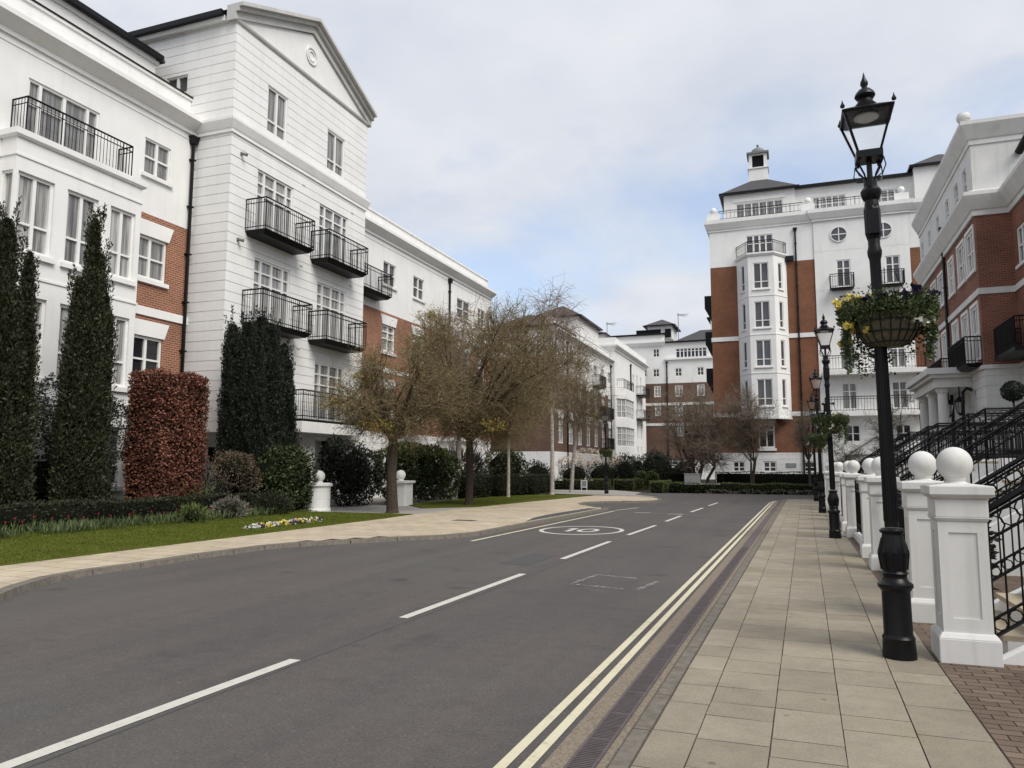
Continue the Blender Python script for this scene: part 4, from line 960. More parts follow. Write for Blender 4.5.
# worn square of old paint, patches, covers
m = MB()
sq = [(-2.95, 10.25), (-2.0, 10.05), (-1.86, 11.0), (-2.82, 11.25)]
for (a, b_), t0, t1 in zip(zip(sq, sq[1:]+sq[:1]), (0, .05, .35, 0, ), (.85, .95, 1, .9)):
    a, b_ = Vector(a), Vector(b_)
    for s in range(9):
        u0 = t0+(t1-t0)*s/9; u1 = u0+(t1-t0)/9*rnd.uniform(.45, .95); p, q = a.lerp(b_, u0), a.lerp(b_, u1); nn = Vector((-(q-p).y, (q-p).x)).normalized()*rnd.uniform(.015, .05)
        m.poly([(*(p-nn), .004), (*(p+nn), .004), (*(q+nn), .004), (*(q-nn), .004)])
tag(m.build('worn_marking', 'paint_faded'), 'worn broken square of old white paint near the yellow lines', 'road marking', kind='structure')
sheet('asphalt_patch', [(-4.05, 14.7), (-3.2, 14.5), (-3.0, 15.9), (-3.9, 16.0)] and [(-4.7, 12.0), (-4.15, 11.9), (-4.1, 13.4), (-4.6, 13.6)], .003, 'asphalt_patch', label='darker square patch in the asphalt left of the centre line', cat='road patch')
m = MB(); p = gr(485, 525); m.box(-9.2, -8.55, 19.8, 20.2, .083, .088); tag(m.build('inspection_cover', 'asphalt_patch'), 'dark rectangular inspection cover in the beige pavement', 'cover', kind='structure')

m = MB(); m.poly([(x, y, .0842) for x, y in [(-7.12, 20.2), (-6.98, 23.4), (-6.85, 27.6), (-7.25, 27.7)]+[(-7.45, 24.6), (-7.5, 23.2), (-7.42, 21.8)]]); tag(m.build('asphalt_patch', 'asphalt_patch'), 'dark asphalt wedge let into the left pavement by the kerb corner', 'road patch', kind='structure')
# ------------------------------------------------------------------ lamp posts
def make_lamp(label, loc):
    t = thing('street_lamp', label, 'street lamp', loc, 'black Victorian lamp posts along the street')
    m = MB(); m.lathe([(.165, 0), (.165, .02), (.155, .16), (.16, .175), (.145, .195), (.14, .21), (.138, .58), (.155, .60), (.172, .62), (.172, .645), (.13, .67), (.115, .70), (.12, .73), (.135, .74), (.115, .76), (.128, .84), (.138, .92), (.125, 1.0), (.105, 1.06), (.10, 1.09), (.12, 1.10), (.125, 1.12), (.10, 1.14)], n=28)
    for k in range(8):   # acanthus ribs on the vase
        a = k*math.pi/4; m.tube((.12*math.cos(a), .12*math.sin(a), .77), (.137*math.cos(a), .137*math.sin(a), .92), .014, .02, 6); m.tube((.137*math.cos(a), .137*math.sin(a), .92), (.105*math.cos(a), .105*math.sin(a), 1.05), .02, .01, 6)
    smooth_angle(m.build('base', 'black_gloss', t), 35)
    m = MB(); m.lathe([(.070, 1.15), (.062, 2.2), (.055, 3.1), (.055, 3.3), (.058, 3.62), (.072, 3.66), (.076, 3.70), (.062, 3.74), (.062, 4.05), (.078, 4.08), (.075, 4.12), (.07, 4.16), (.088, 4.18), (.104, 4.22), (.108, 4.25), (.09, 4.275), (.07, 4.29), (.068, 4.37), (.03, 4.38), (.028, 4.62)], n=24)
    for k in range(16): a = k*math.pi/8; m.tube((.068*math.cos(a), .068*math.sin(a), 1.2), (.056*math.cos(a), .056*math.sin(a), 3.1), .008, .006, 4)
    smooth_angle(m.build('column', 'black_gloss', t), 35)
    m = MB(); m.tube((-.13, 0, 3.25), (.13, 0, 3.25), .018, n=8)
    for s in (-1, 1): m.lathe([(.01, -.035), (.033, -.015), (.036, .0), (.033, .015), (.01, .035)], (s*.14, 0, 3.25), 10)
    m.path([(-.105, .02, 3.25), (-.108, .02, 3.05), (-.11, .02, 2.9)], .022, 6); smooth_angle(m.build('ladder_bar', 'black_gloss', t), 50)
    m = MB(); m.lathe([(.064, 3.80), (.084, 3.86), (.086, 4.08), (.072, 4.12)], n=8); m.box(-.05, .05, -.125, -.06, 3.84, 4.06); m.build('control_box', 'black_iron', t)
    # lantern: square, wider at the top, set square to the street
    zb, zt, rb, rt = 4.60, 5.02, .115, .245
    m = MB()
    for sx in (-1, 1):
        for sy in (-1, 1):
            m.hexa([(sx*rb-.013, sy*rb-.013, zb), (sx*rb+.013, sy*rb-.013, zb), (sx*rb+.013, sy*rb+.013, zb), (sx*rb-.013, sy*rb+.013, zb), (sx*rt-.014, sy*rt-.014, zt), (sx*rt+.014, sy*rt-.014, zt), (sx*rt+.014, sy*rt+.014, zt), (sx*rt-.014, sy*rt+.014, zt)])
            m.lathe([(.022, 0), (.026, .02), (.008, .055), (.003, .08)], (sx*(rt+.012), sy*(rt+.012), zt+.03), 6)
            m.tube((sx*(rb-.01), sy*(rb-.01), zb-.09), (sx*(rb-.01), sy*(rb-.01), zb), .014, .016, 6)
            m.path([(sx*.03, sy*.03, 4.30), (sx*.06, sy*.06, 4.40), (sx*.10, sy*.10, 4.46), (sx*.125, sy*.125, 4.50), (sx*.12, sy*.12, 4.54), (sx*.09, sy*.09, 4.545)], .010, 6)
            m.path([(sx*.06, sy*.06, 4.36), (sx*.12, sy*.12, 4.38), (sx*.15, sy*.15, 4.44), (sx*.135, sy*.135, 4.52), (sx*.10, sy*.10, 4.56)], .007, 5)
    m.box(-rb-.02, rb+.02, -rb-.02, rb+.02, zb-.06, zb+.005)
    for a, c in (((-1, -1), (1, -1)), ((1, -1), (1, 1)), ((1, 1), (-1, 1)), ((-1, 1), (-1, -1))):
        m.tube((a[0]*rt, a[1]*rt, zt), (c[0]*rt, c[1]*rt, zt), .02, n=6)
    m.build('lantern_frame', 'black_gloss', t)
    m = MB(); q = .97
    def ringz(z): r = (rb+(rt-rb)*(z-zb)/(zt-zb))*q; return [(-r, -r, z), (r, -r, z), (r, r, z), (-r, r, z)]
    lo, mi, hi = ringz(zb+.01), ringz(zb+.27), ringz(zt-.01)
    g = MB()
    for i in range(4): j = (i+1) % 4; m.quad(lo[i], lo[j], hi[j], hi[i])
    m.build('lantern_glass', 'lamp_glass', t); g.lathe([(.05, zt-.06), (.13, zt-.02), (.13, zt-.005)], n=14); g.build('reflector', 'sign_white', t)
    m = MB(); m.hexa([(-rt-.02, -rt-.02, zt+.01), (rt+.02, -rt-.02, zt+.01), (rt+.02, rt+.02, zt+.01), (-rt-.02, rt+.02, zt+.01), (-.09, -.09, zt+.10), (.09, -.09, zt+.10), (.09, .09, zt+.10), (-.09, .09, zt+.10)])
    m.lathe([(.115, 5.11), (.12, 5.14), (.09, 5.17), (.075, 5.21), (.095, 5.225), (.11, 5.25), (.10, 5.28), (.065, 5.32), (.03, 5.335), (.028, 5.355), (.042, 5.38), (.040, 5.41), (.02, 5.45), (.008, 5.50), (.002, 5.52)], n=20)
    smooth_angle(m.build('lantern_roof', 'black_gloss', t), 40)
    return t
def remap_lamp(t):
    for c in t.children:
        for v in c.data.vertices:
            z = v.co.z
            if z > 4.6: v.co.z = 4.69+(z-4.6)*.90
            elif z > 3.3: v.co.z = z+.09*(z-3.3)/1.3
lamp = make_lamp('nearest black lamp post on the right, carrying the largest flower basket', (.765, 7.22, .032))
remap_lamp(lamp); lamp.scale = (.80, .80, .932); lamp.rotation_euler = (0, -.010, 0)
dup(lamp, (.80, 18.7, .032), 'second black lamp post from the camera on the right pavement')
dup(lamp, (.86, 28.9, .032), 'third black lamp post from the camera on the right pavement')
dup(lamp, (.92, 38.9, .032), 'farthest black lamp post on the right pavement')
dup(lamp, (-10.72, 45.2, .02), 'lone black lamp post on the left, past the grass verge')

# ------------------------------------------------------------------ hanging baskets
def make_basket(label, loc, seed, big=True):
    rng = np.random.default_rng(seed)
    t = thing('hanging_basket', label, 'hanging basket', loc, 'flower baskets on the lamp posts')
    prof = [(.12, -.30), (.20, -.27), (.27, -.18), (.305, -.06), (.315, 0), (.27, .0)]
    m = MB(); m.lathe(prof, n=28); smooth_angle(m.build('liner', 'basket_liner', t), 60)
    m = MB()
    for r, z in ((.322, 0), (.312, -.08), (.28, -.18), (.205, -.272)): m.ring((0, 0, z), (1, 0, 0), (0, 1, 0), r, .006, 28)
    for k in range(20): a = 2*math.pi*k/20; m.path([(r*1.02*math.cos(a), r*1.02*math.sin(a), z) for r, z in prof[:5]], .005, 4)
    for k in range(3): a = 2*math.pi*k/3+.4; m.tube((.31*math.cos(a), .31*math.sin(a), 0), (.10*math.cos(a), .10*math.sin(a), .42), .005, n=4)
    m.build('wire_frame', 'black_iron', t)
    n = 5200; a = rng.random(n)*6.283; r = .16+.30*np.sqrt(rng.random(n)); z = .02+rng.normal(0, .055, n)+.10*(1-r/.46)
    P = np.stack([r*np.cos(a), r*np.sin(a), z], 1)
    # trailing plants: curtains hanging unevenly around the rim
    parts = [leaf_quads(P, np.stack([np.cos(a), np.sin(a), .6+0*a], 1), .034, .6, rng, .6)]
    for k in range(130):
        a0 = rng.random()*6.283; L = rng.uniform(.15, .58)*(1.0 if math.cos(a0-math.pi) > -.2 or rng.random() < .5 else .6); nn = int(L*150)
        s = np.sort(rng.random(nn)); rr = .33+.10*np.sin(s*2.2)+rng.normal(0, .02, nn)-.06*s
        if math.sin(a0) < -.35 and L > .2: nn2 = max(3, nn//5); s = s[:nn2]*.35; rr = rr[:nn2]; nn = nn2
        aa = a0+rng.normal(0, .07, nn); Q = np.stack([rr*np.cos(aa), rr*np.sin(aa), .03-L*s], 1)
        parts.append(leaf_quads(Q, np.stack([np.cos(aa), np.sin(aa), -.5+0*aa], 1), .034, .65, rng, .6))
    V, Fq = merge(parts); npmesh('foliage', V, Fq, 'basket_leaf', t)
    for nm, mt, cnt, zone in (('yellow_flower', 'petal_yellow', 26, (2.3, 4.4)), ('violet_flower', 'petal_violet', 18, (4.2, 6.6)), ('white_flower', 'petal_white', 9, (5.2, 6.9))):
        pp = []
        for k in range(cnt):
            a0 = rng.uniform(*zone); r0 = rng.uniform(.26, .47); z0 = rng.uniform(.06, .17) if nm != 'white_flower' else rng.uniform(-.35, -.02)
            if nm == 'yellow_flower' and k % 5 == 0: z0 = rng.uniform(-.3, -.02)
            c = np.array([r0*math.cos(a0), r0*math.sin(a0), z0]); nn = 12 if nm != 'white_flower' else 6
            pp.append(leaf_quads(np.repeat(c[None], nn, 0)+rng.normal(0, .010, (nn, 3)), np.tile([math.cos(a0), math.sin(a0), .5], (nn, 1)), .046, .95, rng, .9))
        for V, Fq in pp: npmesh(nm, V, Fq, mt, t)
    return t
bk = make_basket('large hanging basket of yellow and violet pansies on the nearest lamp post', (.80, 7.22, 2.93), 3)
bk.scale = (.86, .86, .95)
for loc, lb in (((.80, 18.7, 2.66), 'green trailing basket on the second lamp post from the camera'), ((.86, 28.9, 2.62), 'green trailing basket on the third lamp post from the camera'), ((-10.72, 45.2, 2.5), 'trailing basket on the lone left lamp post before the brown terrace')):
    q = dup(bk, loc, lb, rotz=rnd.random()*6)

# ------------------------------------------------------------------ gate piers with ball finials
def soften(o, w=.007):
    b = o.modifiers.new('soft_edges', 'BEVEL'); b.width = w; b.segments = 2; b.limit_method = 'ANGLE'; return o
def make_pier(label, loc):
    t = thing('gate_pier', label, 'pier', loc, 'white ball-topped gate piers on the right')
    m = MB(); m.box(-.235, .235, -.235, .235, 0, .20); m.frustum(-.235, .235, -.235, .235, .20, -.205, .205, -.205, .205, .245); soften(m.build('plinth', 'shaded_stucco', t))
    m = MB()
    h, i_, z0, z1, zs, ze = .19, .11, .245, 1.15, .36, 1.06
    for k in range(4):
        c, s = math.cos(k*math.pi/2), math.sin(k*math.pi/2)
        T = lambda u, d, z: (u*c+d*s, u*s-d*c, z)
        fr = .0; dp = .012
        m.quad(T(-h, h, z0), T(h, h, z0), T(h, h, zs), T(-h, h, zs)); m.quad(T(-h, h, ze), T(h, h, ze), T(h, h, z1), T(-h, h, z1))
        m.quad(T(-h, h, zs), T(-i_, h, zs), T(-i_, h, ze), T(-h, h, ze)); m.quad(T(i_, h, zs), T(h, h, zs), T(h, h, ze), T(i_, h, ze))
        m.quad(T(-i_, h-dp, zs), T(i_, h-dp, zs), T(i_, h-dp, ze), T(-i_, h-dp, ze))
        m.quad(T(-i_, h, zs), T(i_, h, zs), T(i_, h-dp, zs), T(-i_, h-dp, zs)); m.quad(T(-i_, h, ze), T(i_, h, ze), T(i_, h-dp, ze), T(-i_, h-dp, ze))
        m.quad(T(-i_, h, zs), T(-i_, h-dp, zs), T(-i_, h-dp, ze), T(-i_, h, ze)); m.quad(T(i_, h, zs), T(i_, h-dp, zs), T(i_, h-dp, ze), T(i_, h, ze))
    m.build('shaft', 'shaded_stucco', t)
    m = MB(); m.frustum(-.195, .195, -.195, .195, 1.15, -.215, .215, -.215, .215, 1.185); m.box(-.205, .205, -.205, .205, 1.186, 1.335); m.frustum(-.205, .205, -.205, .205, 1.336, -.25, .25, -.25, .25, 1.37); m.box(-.25, .25, -.25, .25, 1.371, 1.445); m.frustum(-.24, .24, -.24, .24, 1.446, -.1, .1, -.1, .1, 1.465); soften(m.build('cap', 'shaded_stucco', t))
    m = MB(); m.lathe([(.105, 1.44), (.105, 1.465), (.08, 1.478), (.08, 1.492), (.088, 1.50)]+[(.146*math.sin(x), 1.63-.146*math.cos(x)) for x in [R(k) for k in range(36, 181, 9)]], n=28); smooth_angle(m.build('ball_finial', 'shaded_stucco', t), 50)
    return t
pY = []
for k in range(5): pY += [7.36+5.9*k, 9.08+5.9*k]
names = ['nearest white ball-topped gate pier, beside the nearest lamp post', 'second white ball-topped pier, just behind the nearest one', 'third white ball-topped gate pier from the camera on the right', 'fourth white ball-topped gate pier from the camera on the right', 'fifth white ball-topped gate pier from the camera on the right', 'sixth white ball-topped gate pier from the camera on the right', 'seventh white ball-topped gate pier from the camera on the right', 'eighth white ball-topped gate pier from the camera on the right', 'ninth white ball-topped gate pier, near the far end of the right row', 'farthest white ball-topped gate pier of the right row']
pier = make_pier(names[0], (1.272, pY[0], .03)); pier.scale = (.94, .94, .985)
for y, nm in list(zip(pY, names))[1:]: dup(pier, (1.272, y, .03), nm)
# small leafy pot plant behind the first pair of balls
# left driveway piers (squat, banded)
def left_pier(label, x, y, sc=1.0):
    t = thing('gate_pier', label, 'pier', (x, y, .05), 'squat white gate piers of the left driveway')
    m = MB(); m.lathe([(.42, 0), (.42, .12), (.39, .14), (.39, .42), (.38, .43), (.39, .44), (.39, .70), (.38, .71), (.39, .72), (.39, .86)], n=24) if sc > 1 else m.box(-.36, .36, -.36, .36, 0, .86)
    m.build('shaft', 'white_stucco', t)
    m = MB(); (m.lathe([(.39, .86), (.46, .90), (.46, .97), (.35, 1.0)], n=24) if sc > 1 else (m.frustum(-.36, .36, -.36, .36, .86, -.44, .44, -.44, .44, .92), m.box(-.44, .44, -.44, .44, .921, 1.0))); m.build('cap', 'white_stucco', t)
    m = MB(); m.lathe([(.14, 1.0), (.12, 1.05)]+[(.2*math.sin(x_), 1.22-.2*math.cos(x_)) for x_ in [R(k) for k in range(36, 181, 12)]], n=20); smooth_angle(m.build('ball_finial', 'white_stucco', t), 50)
left_pier('squat round white pier with ball at the end of the long low hedge', -15.2, 22.0, 2)
left_pier('squat square white pier with ball behind the nearer street tree trunk', -14.75, 26.9, 1)
lw_ = thing('garden_wall', 'low white wall with two dark round vents behind the driveway', 'wall', (0, 0, 0))
m = MB(); m.box(-17.9, -17.6, 24.3, 26.8, 0, .75); m.box(-17.95, -17.55, 24.25, 26.85, .75, .83); m.build('wall_body', 'white_stucco', lw_)
m = MB()
for y in (25.0, 25.8): m.tube((-17.605, y, .42), (-17.58, y, .42), .13, n=14)
m.build('vent', 'dark_void', lw_)

# ------------------------------------------------------------------ steps and railings of the right-hand houses
def scroll_rail(m, pts, h0=.10, h1=1.12, sp=.115, rings=True):
    """a railing following pts (x,y,z of the foot line): rails, bars and rows of rings"""
    for a, b_ in zip(pts, pts[1:]):
        a, b_ = Vector(a), Vector(b_); d = b_-a; L = math.hypot(d.x, d.y); up = Vector((0, 0, 1)); n = max(1, round(L/sp))
        for h, r in ((h0, .016), (h0+.14, .012), (h1-.24, .012), (h1-.05, .012), (h1, .024)): m.tube(a+up*h, b_+up*h, r, n=4)
        hor = Vector((d.x, d.y, 0)).normalized()
        for i in range(n+1):
            p = a.lerp(b_, i/n); r = .02 if i in (0, n) else .008
            m.tube(p+up*(0 if i in (0, n) else h0), p+up*(h1 if i in (0, n) else h1-.24), r, n=4, cap=False)
            if rings and i < n:
                q = a.lerp(b_, (i+.5)/n); sl = d.normalized()
                m.ring(q+up*(h0+.07), hor*1.0, up, .05, .006, 8)
                m.ring(q+up*(h1-.145), hor, up, .075, .006, 8)
ordinal = ['nearest', 'second', 'third', 'fourth', 'fifth']
for k in range(5):
    y0, y1 = pY[2*k], pY[2*k+1]; x0, run, rise, ns = 1.62, .235, .172, 10
    xt, zt_ = x0+run*ns, rise*ns
    st = thing('entrance_steps', f'{ordinal[k]} flight of stone entrance steps climbing between its pair of piers', 'steps', (0, 0, 0), 'entrance flights on the right')
    m = MB()
    for i in range(ns): m.box(x0+run*i, x0+run*(i+1)+(.0 if i < ns-1 else 0), y0+.2, y1-.2, .03, .03+rise*(i+1)-.045)
    m.box(xt, 7.45 if y0 > 30 else 8.6, y0+.2, y1-.2, zt_-.3, zt_-.02); m.build('flight', 'white_stucco', st)
    m = MB()
    for i in range(ns): m.box(x0+run*i-.03, x0+run*(i+1), y0+.21, y1-.21, .03+rise*(i+1)-.044, .03+rise*(i+1))
    m.box(xt+.002, 7.44 if y0 > 30 else 8.59, y0+.21, y1-.21, zt_-.019, zt_+.032); m.build('tread', 'step_stone', st)
    m = MB()
    for yy in (y0, y1):
        m.hexa([(x0-.1, yy-.07, .03), (xt+.2, yy-.07, .03), (xt+.2, yy+.07, .03), (x0-.1, yy+.07, .03), (x0-.1, yy-.07, .06), (xt+.2, yy-.07, zt_-.12), (xt+.2, yy+.07, zt_-.12), (x0-.1, yy+.07, .06)])
        m.box(xt+.2, 8.6 if y0 < 30 else 7.4, yy-.07, yy+.07, .03, zt_+.1)
    m.build('string_wall', 'white_stucco', st)
    for j, (yy, nm) in enumerate(((y0, 'near'), (y1, 'far'))):
        rl = MB(); scroll_rail(rl, [(x0-.14, yy, .12), (xt, yy, zt_+.06), (xt+1.3, yy, zt_+.06), (7.3, yy, zt_+.06)])
        o = rl.build('stair_railing', 'black_iron'); tag(o, f'black scrolled railing on the {nm} side of the {ordinal[k]} flight of entrance steps', 'railing', 'stair railings on the right')
for k in range(5):
    a = -4 if k == 0 else pY[2*k-1]+.26; c = pY[2*k]-.26
    if k == 0: continue
    m = MB(); scroll_rail(m, [(1.28, a, .12), (1.28, c, .12)], h1=1.2); o = m.build('street_railing', 'black_iron')
    tag(o, f'black scrolled street railing between the {ordinal[k-1]} and {ordinal[k]} pairs of piers', 'railing', 'street railings between piers')
    m = MB(); m.box(1.2, 1.36, a, c, .02, .16); tag(m.build('railing_plinth', 'white_stucco'), f'low white plinth under the railing between the {ordinal[k-1]} and {ordinal[k]} pairs of piers', 'plinth', 'railing plinths')
# low front walls under the stair landings: white basement wall
m = MB(); F = FX(7.6, -1)

# ------------------------------------------------------------------ small things
t = thing('info_board', 'small white notice board on two legs at the end of the grass verge', 'sign', (-12.3, 45.9, 0)); t.scale = (.72, .8, .8)
m = MB(); m.box(-.28, .28, -.03, .03, .42, 1.0); m.build('board', 'sign_white', t)
m = MB(); m.box(-.2, .2, -.036, -.031, .5, .93); m.build('notice', 'sign_grey', t)
for s in (-1, 1): m = MB(); m.box(s*.24-.025, s*.24+.025, -.03, .03, 0, .42); m.build('leg', 'sign_white', t)
t = thing('utility_cabinet', 'pale grey utility cabinet behind the box hedge, below the bare multi-stemmed tree', 'cabinet', (-6.45, 52.0, 0))
m = MB(); m.box(-.5, .5, -.25, .25, .08, 1.15); m.build('body', 'pale_box', t)
m = MB(); m.box(-.53, .53, -.28, .28, 1.15, 1.2); m.build('lid', 'pale_box', t)
for s in (-1, 1): m = MB(); m.box(s*.25-.235, s*.25+.235, -.262, -.251, .14, 1.1); m.build('door', 'pale_box', t)
m = MB(); m.box(-5.9, -4.7, 51.9, 52.15, 0, .5); m.box(-5.95, -4.65, 51.85, 52.2, .5, .56); tag(m.build('garden_wall', 'white_stucco'), 'low white wall just right of the grey utility cabinet', 'wall')
# topiary ball on the landing of a far flight
t = thing('topiary_tree', 'clipped ball topiary on a bare stem above the right-hand railings', 'topiary', (5.8, 24.6, 1.75))
rng = np.random.default_rng(5)
m = MB(); m.lathe([(.16, 0), (.22, .35), (.24, .36), (.2, .34)], n=14); m.build('pot', 'black_gloss', t)
m = MB(); m.tube((0, 0, .3), (0, 0, 1.75), .025, n=6); m.build('stem', 'bark', t)
d = rng.normal(size=(1500, 3)); d /= np.linalg.norm(d, axis=1)[:, None]; P = d*.27*(.85+.2*rng.random(1500))[:, None]+[0, 0, 2.0]
V, Fq = merge([leaf_quads(P, d, .05, .6, rng, .8), lump((0, 0, 2.0), (.24, .24, .24), rng=rng)]); npmesh('crown', V, Fq, 'dark_leaf', t)
# ------------------------------------------------------------------ hedges, shrubs, conifers
def hedge(name, label, mt, x0, x1, y0, y1, z0, h, leaf_s=.05, dens=420, seed=0, group=None, cat='hedge', wob=.05, ends=True):
    rng = np.random.default_rng(seed); L = []
    def face(n, f):
        a, b_ = rng.random(n), rng.random(n); return f(a, b_)
    W, D = x1-x0, y1-y0; ph = rng.random(4)*6.28
    def off(x, y, z): return wob*(np.sin(2.1*x+1.3*y+ph[0])+.7*np.sin(3.7*y-2.2*x+2*z+ph[1])+.5*np.sin(6.1*(x+y)+3*z+ph[2]))*.5
    specs = [((W*D), lambda a, b_: (np.stack([x0+W*a, y0+D*b_, 0*a+z0+h], 1), (0, 0, 1))),
             (D*h, lambda a, b_: (np.stack([0*a+x1, y0+D*a, z0+h*b_], 1), (1, 0, 0))), (D*h, lambda a, b_: (np.stack([0*a+x0, y0+D*a, z0+h*b_], 1), (-1, 0, 0))),
             (W*h, lambda a, b_: (np.stack([x0+W*a, 0*a+y0, z0+h*b_], 1), (0, -1, 0))), (W*h, lambda a, b_: (np.stack([x0+W*a, 0*a+y1, z0+h*b_], 1), (0, 1, 0)))]
    parts = []
    for area, f in specs:
        n = int(area*dens)
        if n < 4: continue
        P, nn = face(n, f); nn = np.array(nn, float)
        o = off(P[:, 0], P[:, 1], P[:, 2]); P = P+nn*(o+rng.normal(0, .022, n)-.03)[:, None]
        parts.append(leaf_quads(P, np.tile(nn, (n, 1))+[0, 0, .35], leaf_s, .6, rng, .7))
    i = .07+wob*.6
    parts.append(boxquads(x0+i, x1-i, y0+i, y1-i, z0, z0+h-i))
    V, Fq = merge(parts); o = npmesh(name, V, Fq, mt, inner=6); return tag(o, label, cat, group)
def ellip(c, r, n, rng, lo=.8, hi=1.04, top=False):
    d = rng.normal(size=(n, 3)); d /= np.linalg.norm(d, axis=1)[:, None]
    ph = rng.random(5)*6.28
    k = 1+.10*np.sin(4*d[:, 0]+3*d[:, 2]+ph[0])+.08*np.sin(7*d[:, 1]-5*d[:, 2]+ph[1])+.05*np.sin(11*d[:, 0]+9*d[:, 1]+ph[2])
    s = (lo+(hi-lo)*rng.random(n))*k
    return np.array(c)+d*np.array(r)*s[:, None], d
def y_near(b): return b[0][1] < 35
def shrub(name, label, mt, blobs, z0, leaf_s=.06, dens=260, seed=0, cat='shrub', group=None, coref=.72, ratio=.6, spread=.8, up=.2, stem=None):
    """blobs: (x,y,z,rx,ry,rz) lobes"""
    rng = np.random.default_rng(seed); parts = []; cores = []; dens *= 1.5 if y_near(blobs) else 1
    for (x, y, z, rx, ry, rz) in blobs:
        area = 4*3.14*((rx*ry+ry*rz+rx*rz)/3); n = int(area*dens); P, d = ellip((x, y, z), (rx, ry, rz), n, rng)
        k = P[:, 2] > z0+.02; parts.append(leaf_quads(P[k], d[k]+[0, 0, up], leaf_s, ratio, rng, spread))
        if coref: cores.append(lump((x, y, z), (rx*coref, ry*coref, rz*coref), rng=rng, wob=.08))
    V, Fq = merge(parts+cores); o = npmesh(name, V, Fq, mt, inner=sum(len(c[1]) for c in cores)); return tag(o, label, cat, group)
def conifer(label, mt, x, y, z0, spires, seed, name='cypress_tree', cat='cypress', leaf_s=.085, dens=1100, fat=.66, cone=2.2, plume=36):
    """upright spires: (dx, dy, radius, height) ; sprays point up and out"""
    rng = np.random.default_rng(seed); t = thing(name, label, cat, (x, y, z0))
    parts = []; cores = []
    for (dx, dy, r, h) in spires:
        if plume:   # short upright sprays standing off the column, so the outline is ragged
            k_ = int(r*h*plume)
            for q in range(k_):
                uu = rng.random()**.9*.97; aa = rng.random()*6.283; pr_ = min(1, (uu/.10)**.5*.8+.2)*max(0, 1-uu)**(1/cone)*r
                bx_, by_ = dx+pr_*.82*math.cos(aa), dy+pr_*.82*math.sin(aa); ph_ = rng.uniform(.55, 1.15); rr_ = rng.uniform(.07, .15); nn_ = int(90*ph_)
                v_ = rng.random(nn_); a_ = rng.random(nn_)*6.283; w_ = rr_*np.sqrt(np.clip(1-v_, 0, 1))*(.5+.5*rng.random(nn_)); zz_ = uu*h-.25+ph_*v_
                kk = zz_ > .02; Pq = np.stack([bx_+w_*np.cos(a_)+.12*ph_*v_*math.cos(aa), by_+w_*np.sin(a_)+.12*ph_*v_*math.sin(aa), zz_], 1)[kk]
                parts.append(leaf_quads(Pq, np.stack([.5*np.cos(a_), .5*np.sin(a_), 1+0*a_], 1)[kk], leaf_s, .36, rng, .35))
        n = int(2*3.14*r*h*dens); u = rng.random(n); a = rng.random(n)*6.283; ph = rng.random(4)*6.28
        prof = np.minimum(1, (u/.10)**.5*.8+.2)*np.clip(1-u, 0, 1)**(1/cone)*1.0
        wob = 1+.15*np.sin(5*a+9*u+ph[0])+.14*np.sin(3*a-17*u+ph[1])+.13*np.sin(9*a+37*u*h/6+ph[2])+.09*np.sin(14*a-71*u*h/6+ph[3])
        rr = r*prof*wob*(.72+.32*rng.random(n))
        P = np.stack([dx+rr*np.cos(a), dy+rr*np.sin(a), u*h], 1)
        D = np.stack([.45*np.cos(a), .45*np.sin(a), 1+0*a], 1); parts.append(leaf_quads(P, D, leaf_s, .38, rng, .6))
        k = 12; zz = [0, .06*h, .3*h, .55*h, .75*h, .9*h]; V = []; Fc = []
        for j, z in enumerate(zz):
            q = min(1, (z/h/.10)**.5*.8+.2)*max(0, 1-z/h)**(1/cone)*r*fat
            for i in range(k): b_ = 6.283*i/k; V.append((dx+q*math.cos(b_), dy+q*math.sin(b_), z))
        for j in range(len(zz)-1):
            for i in range(k): Fc.append((j*k+i, j*k+(i+1) % k, (j+1)*k+(i+1) % k, (j+1)*k+i))
        cores.append((np.array(V), np.array(Fc)))
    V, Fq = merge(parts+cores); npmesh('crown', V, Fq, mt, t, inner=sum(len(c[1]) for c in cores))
    m = MB(); m.tube((0, 0, -.05), (0, 0, .6), .12, .08, 8); m.build('trunk', 'bark', t); return t

conifer('tall dark cypress cut by the left edge of the photo', 'cypress_leaf', -17.2, 12.05, .15, [(0, 0, .52, 7.2), (.20, .45, .26, 6.5), (-.5, -.2, .5, 6.4), (.15, -.5, .42, 5.6), (.30, .5, .28, 4.6), (.2, .1, .5, 5.2)], 11)
conifer('tall dark cypress standing alone before the glazed bay', 'cypress_leaf', -16.85, 14.05, .15, [(0, .06, .34, 7.8), (.06, .24, .30, 6.9), (-.10, -.22, .32, 6.2), (.12, .40, .26, 5.9), (.1, -.36, .28, 4.9), (.1, 0, .46, 5.8), (.15, .55, .16, 5.4), (.15, .05, .52, 4.4)], 12)
conifer('broad black-green yew with many tops against the gabled block', 'yew_leaf', -16.7, 20.55, .1,
        [(-.1, -1.2, .36, 6.0), (.1, -.95, .34, 5.6), (0, -.62, .40, 6.15), (.05, -.25, .34, 5.7), (-.05, .12, .42, 6.5), (.15, .35, .3, 6.1), (0, .62, .40, 5.9), (.05, .95, .36, 5.4), (.05, 1.25, .28, 5.75), (.05, 1.5, .26, 5.2), (.3, -.7, .66, 4.9), (.3, .1, .7, 5.2), (.3, .8, .62, 4.7)], 13, 'yew_tree', 'yew', .085, 1000, .75, 3.2, 30)
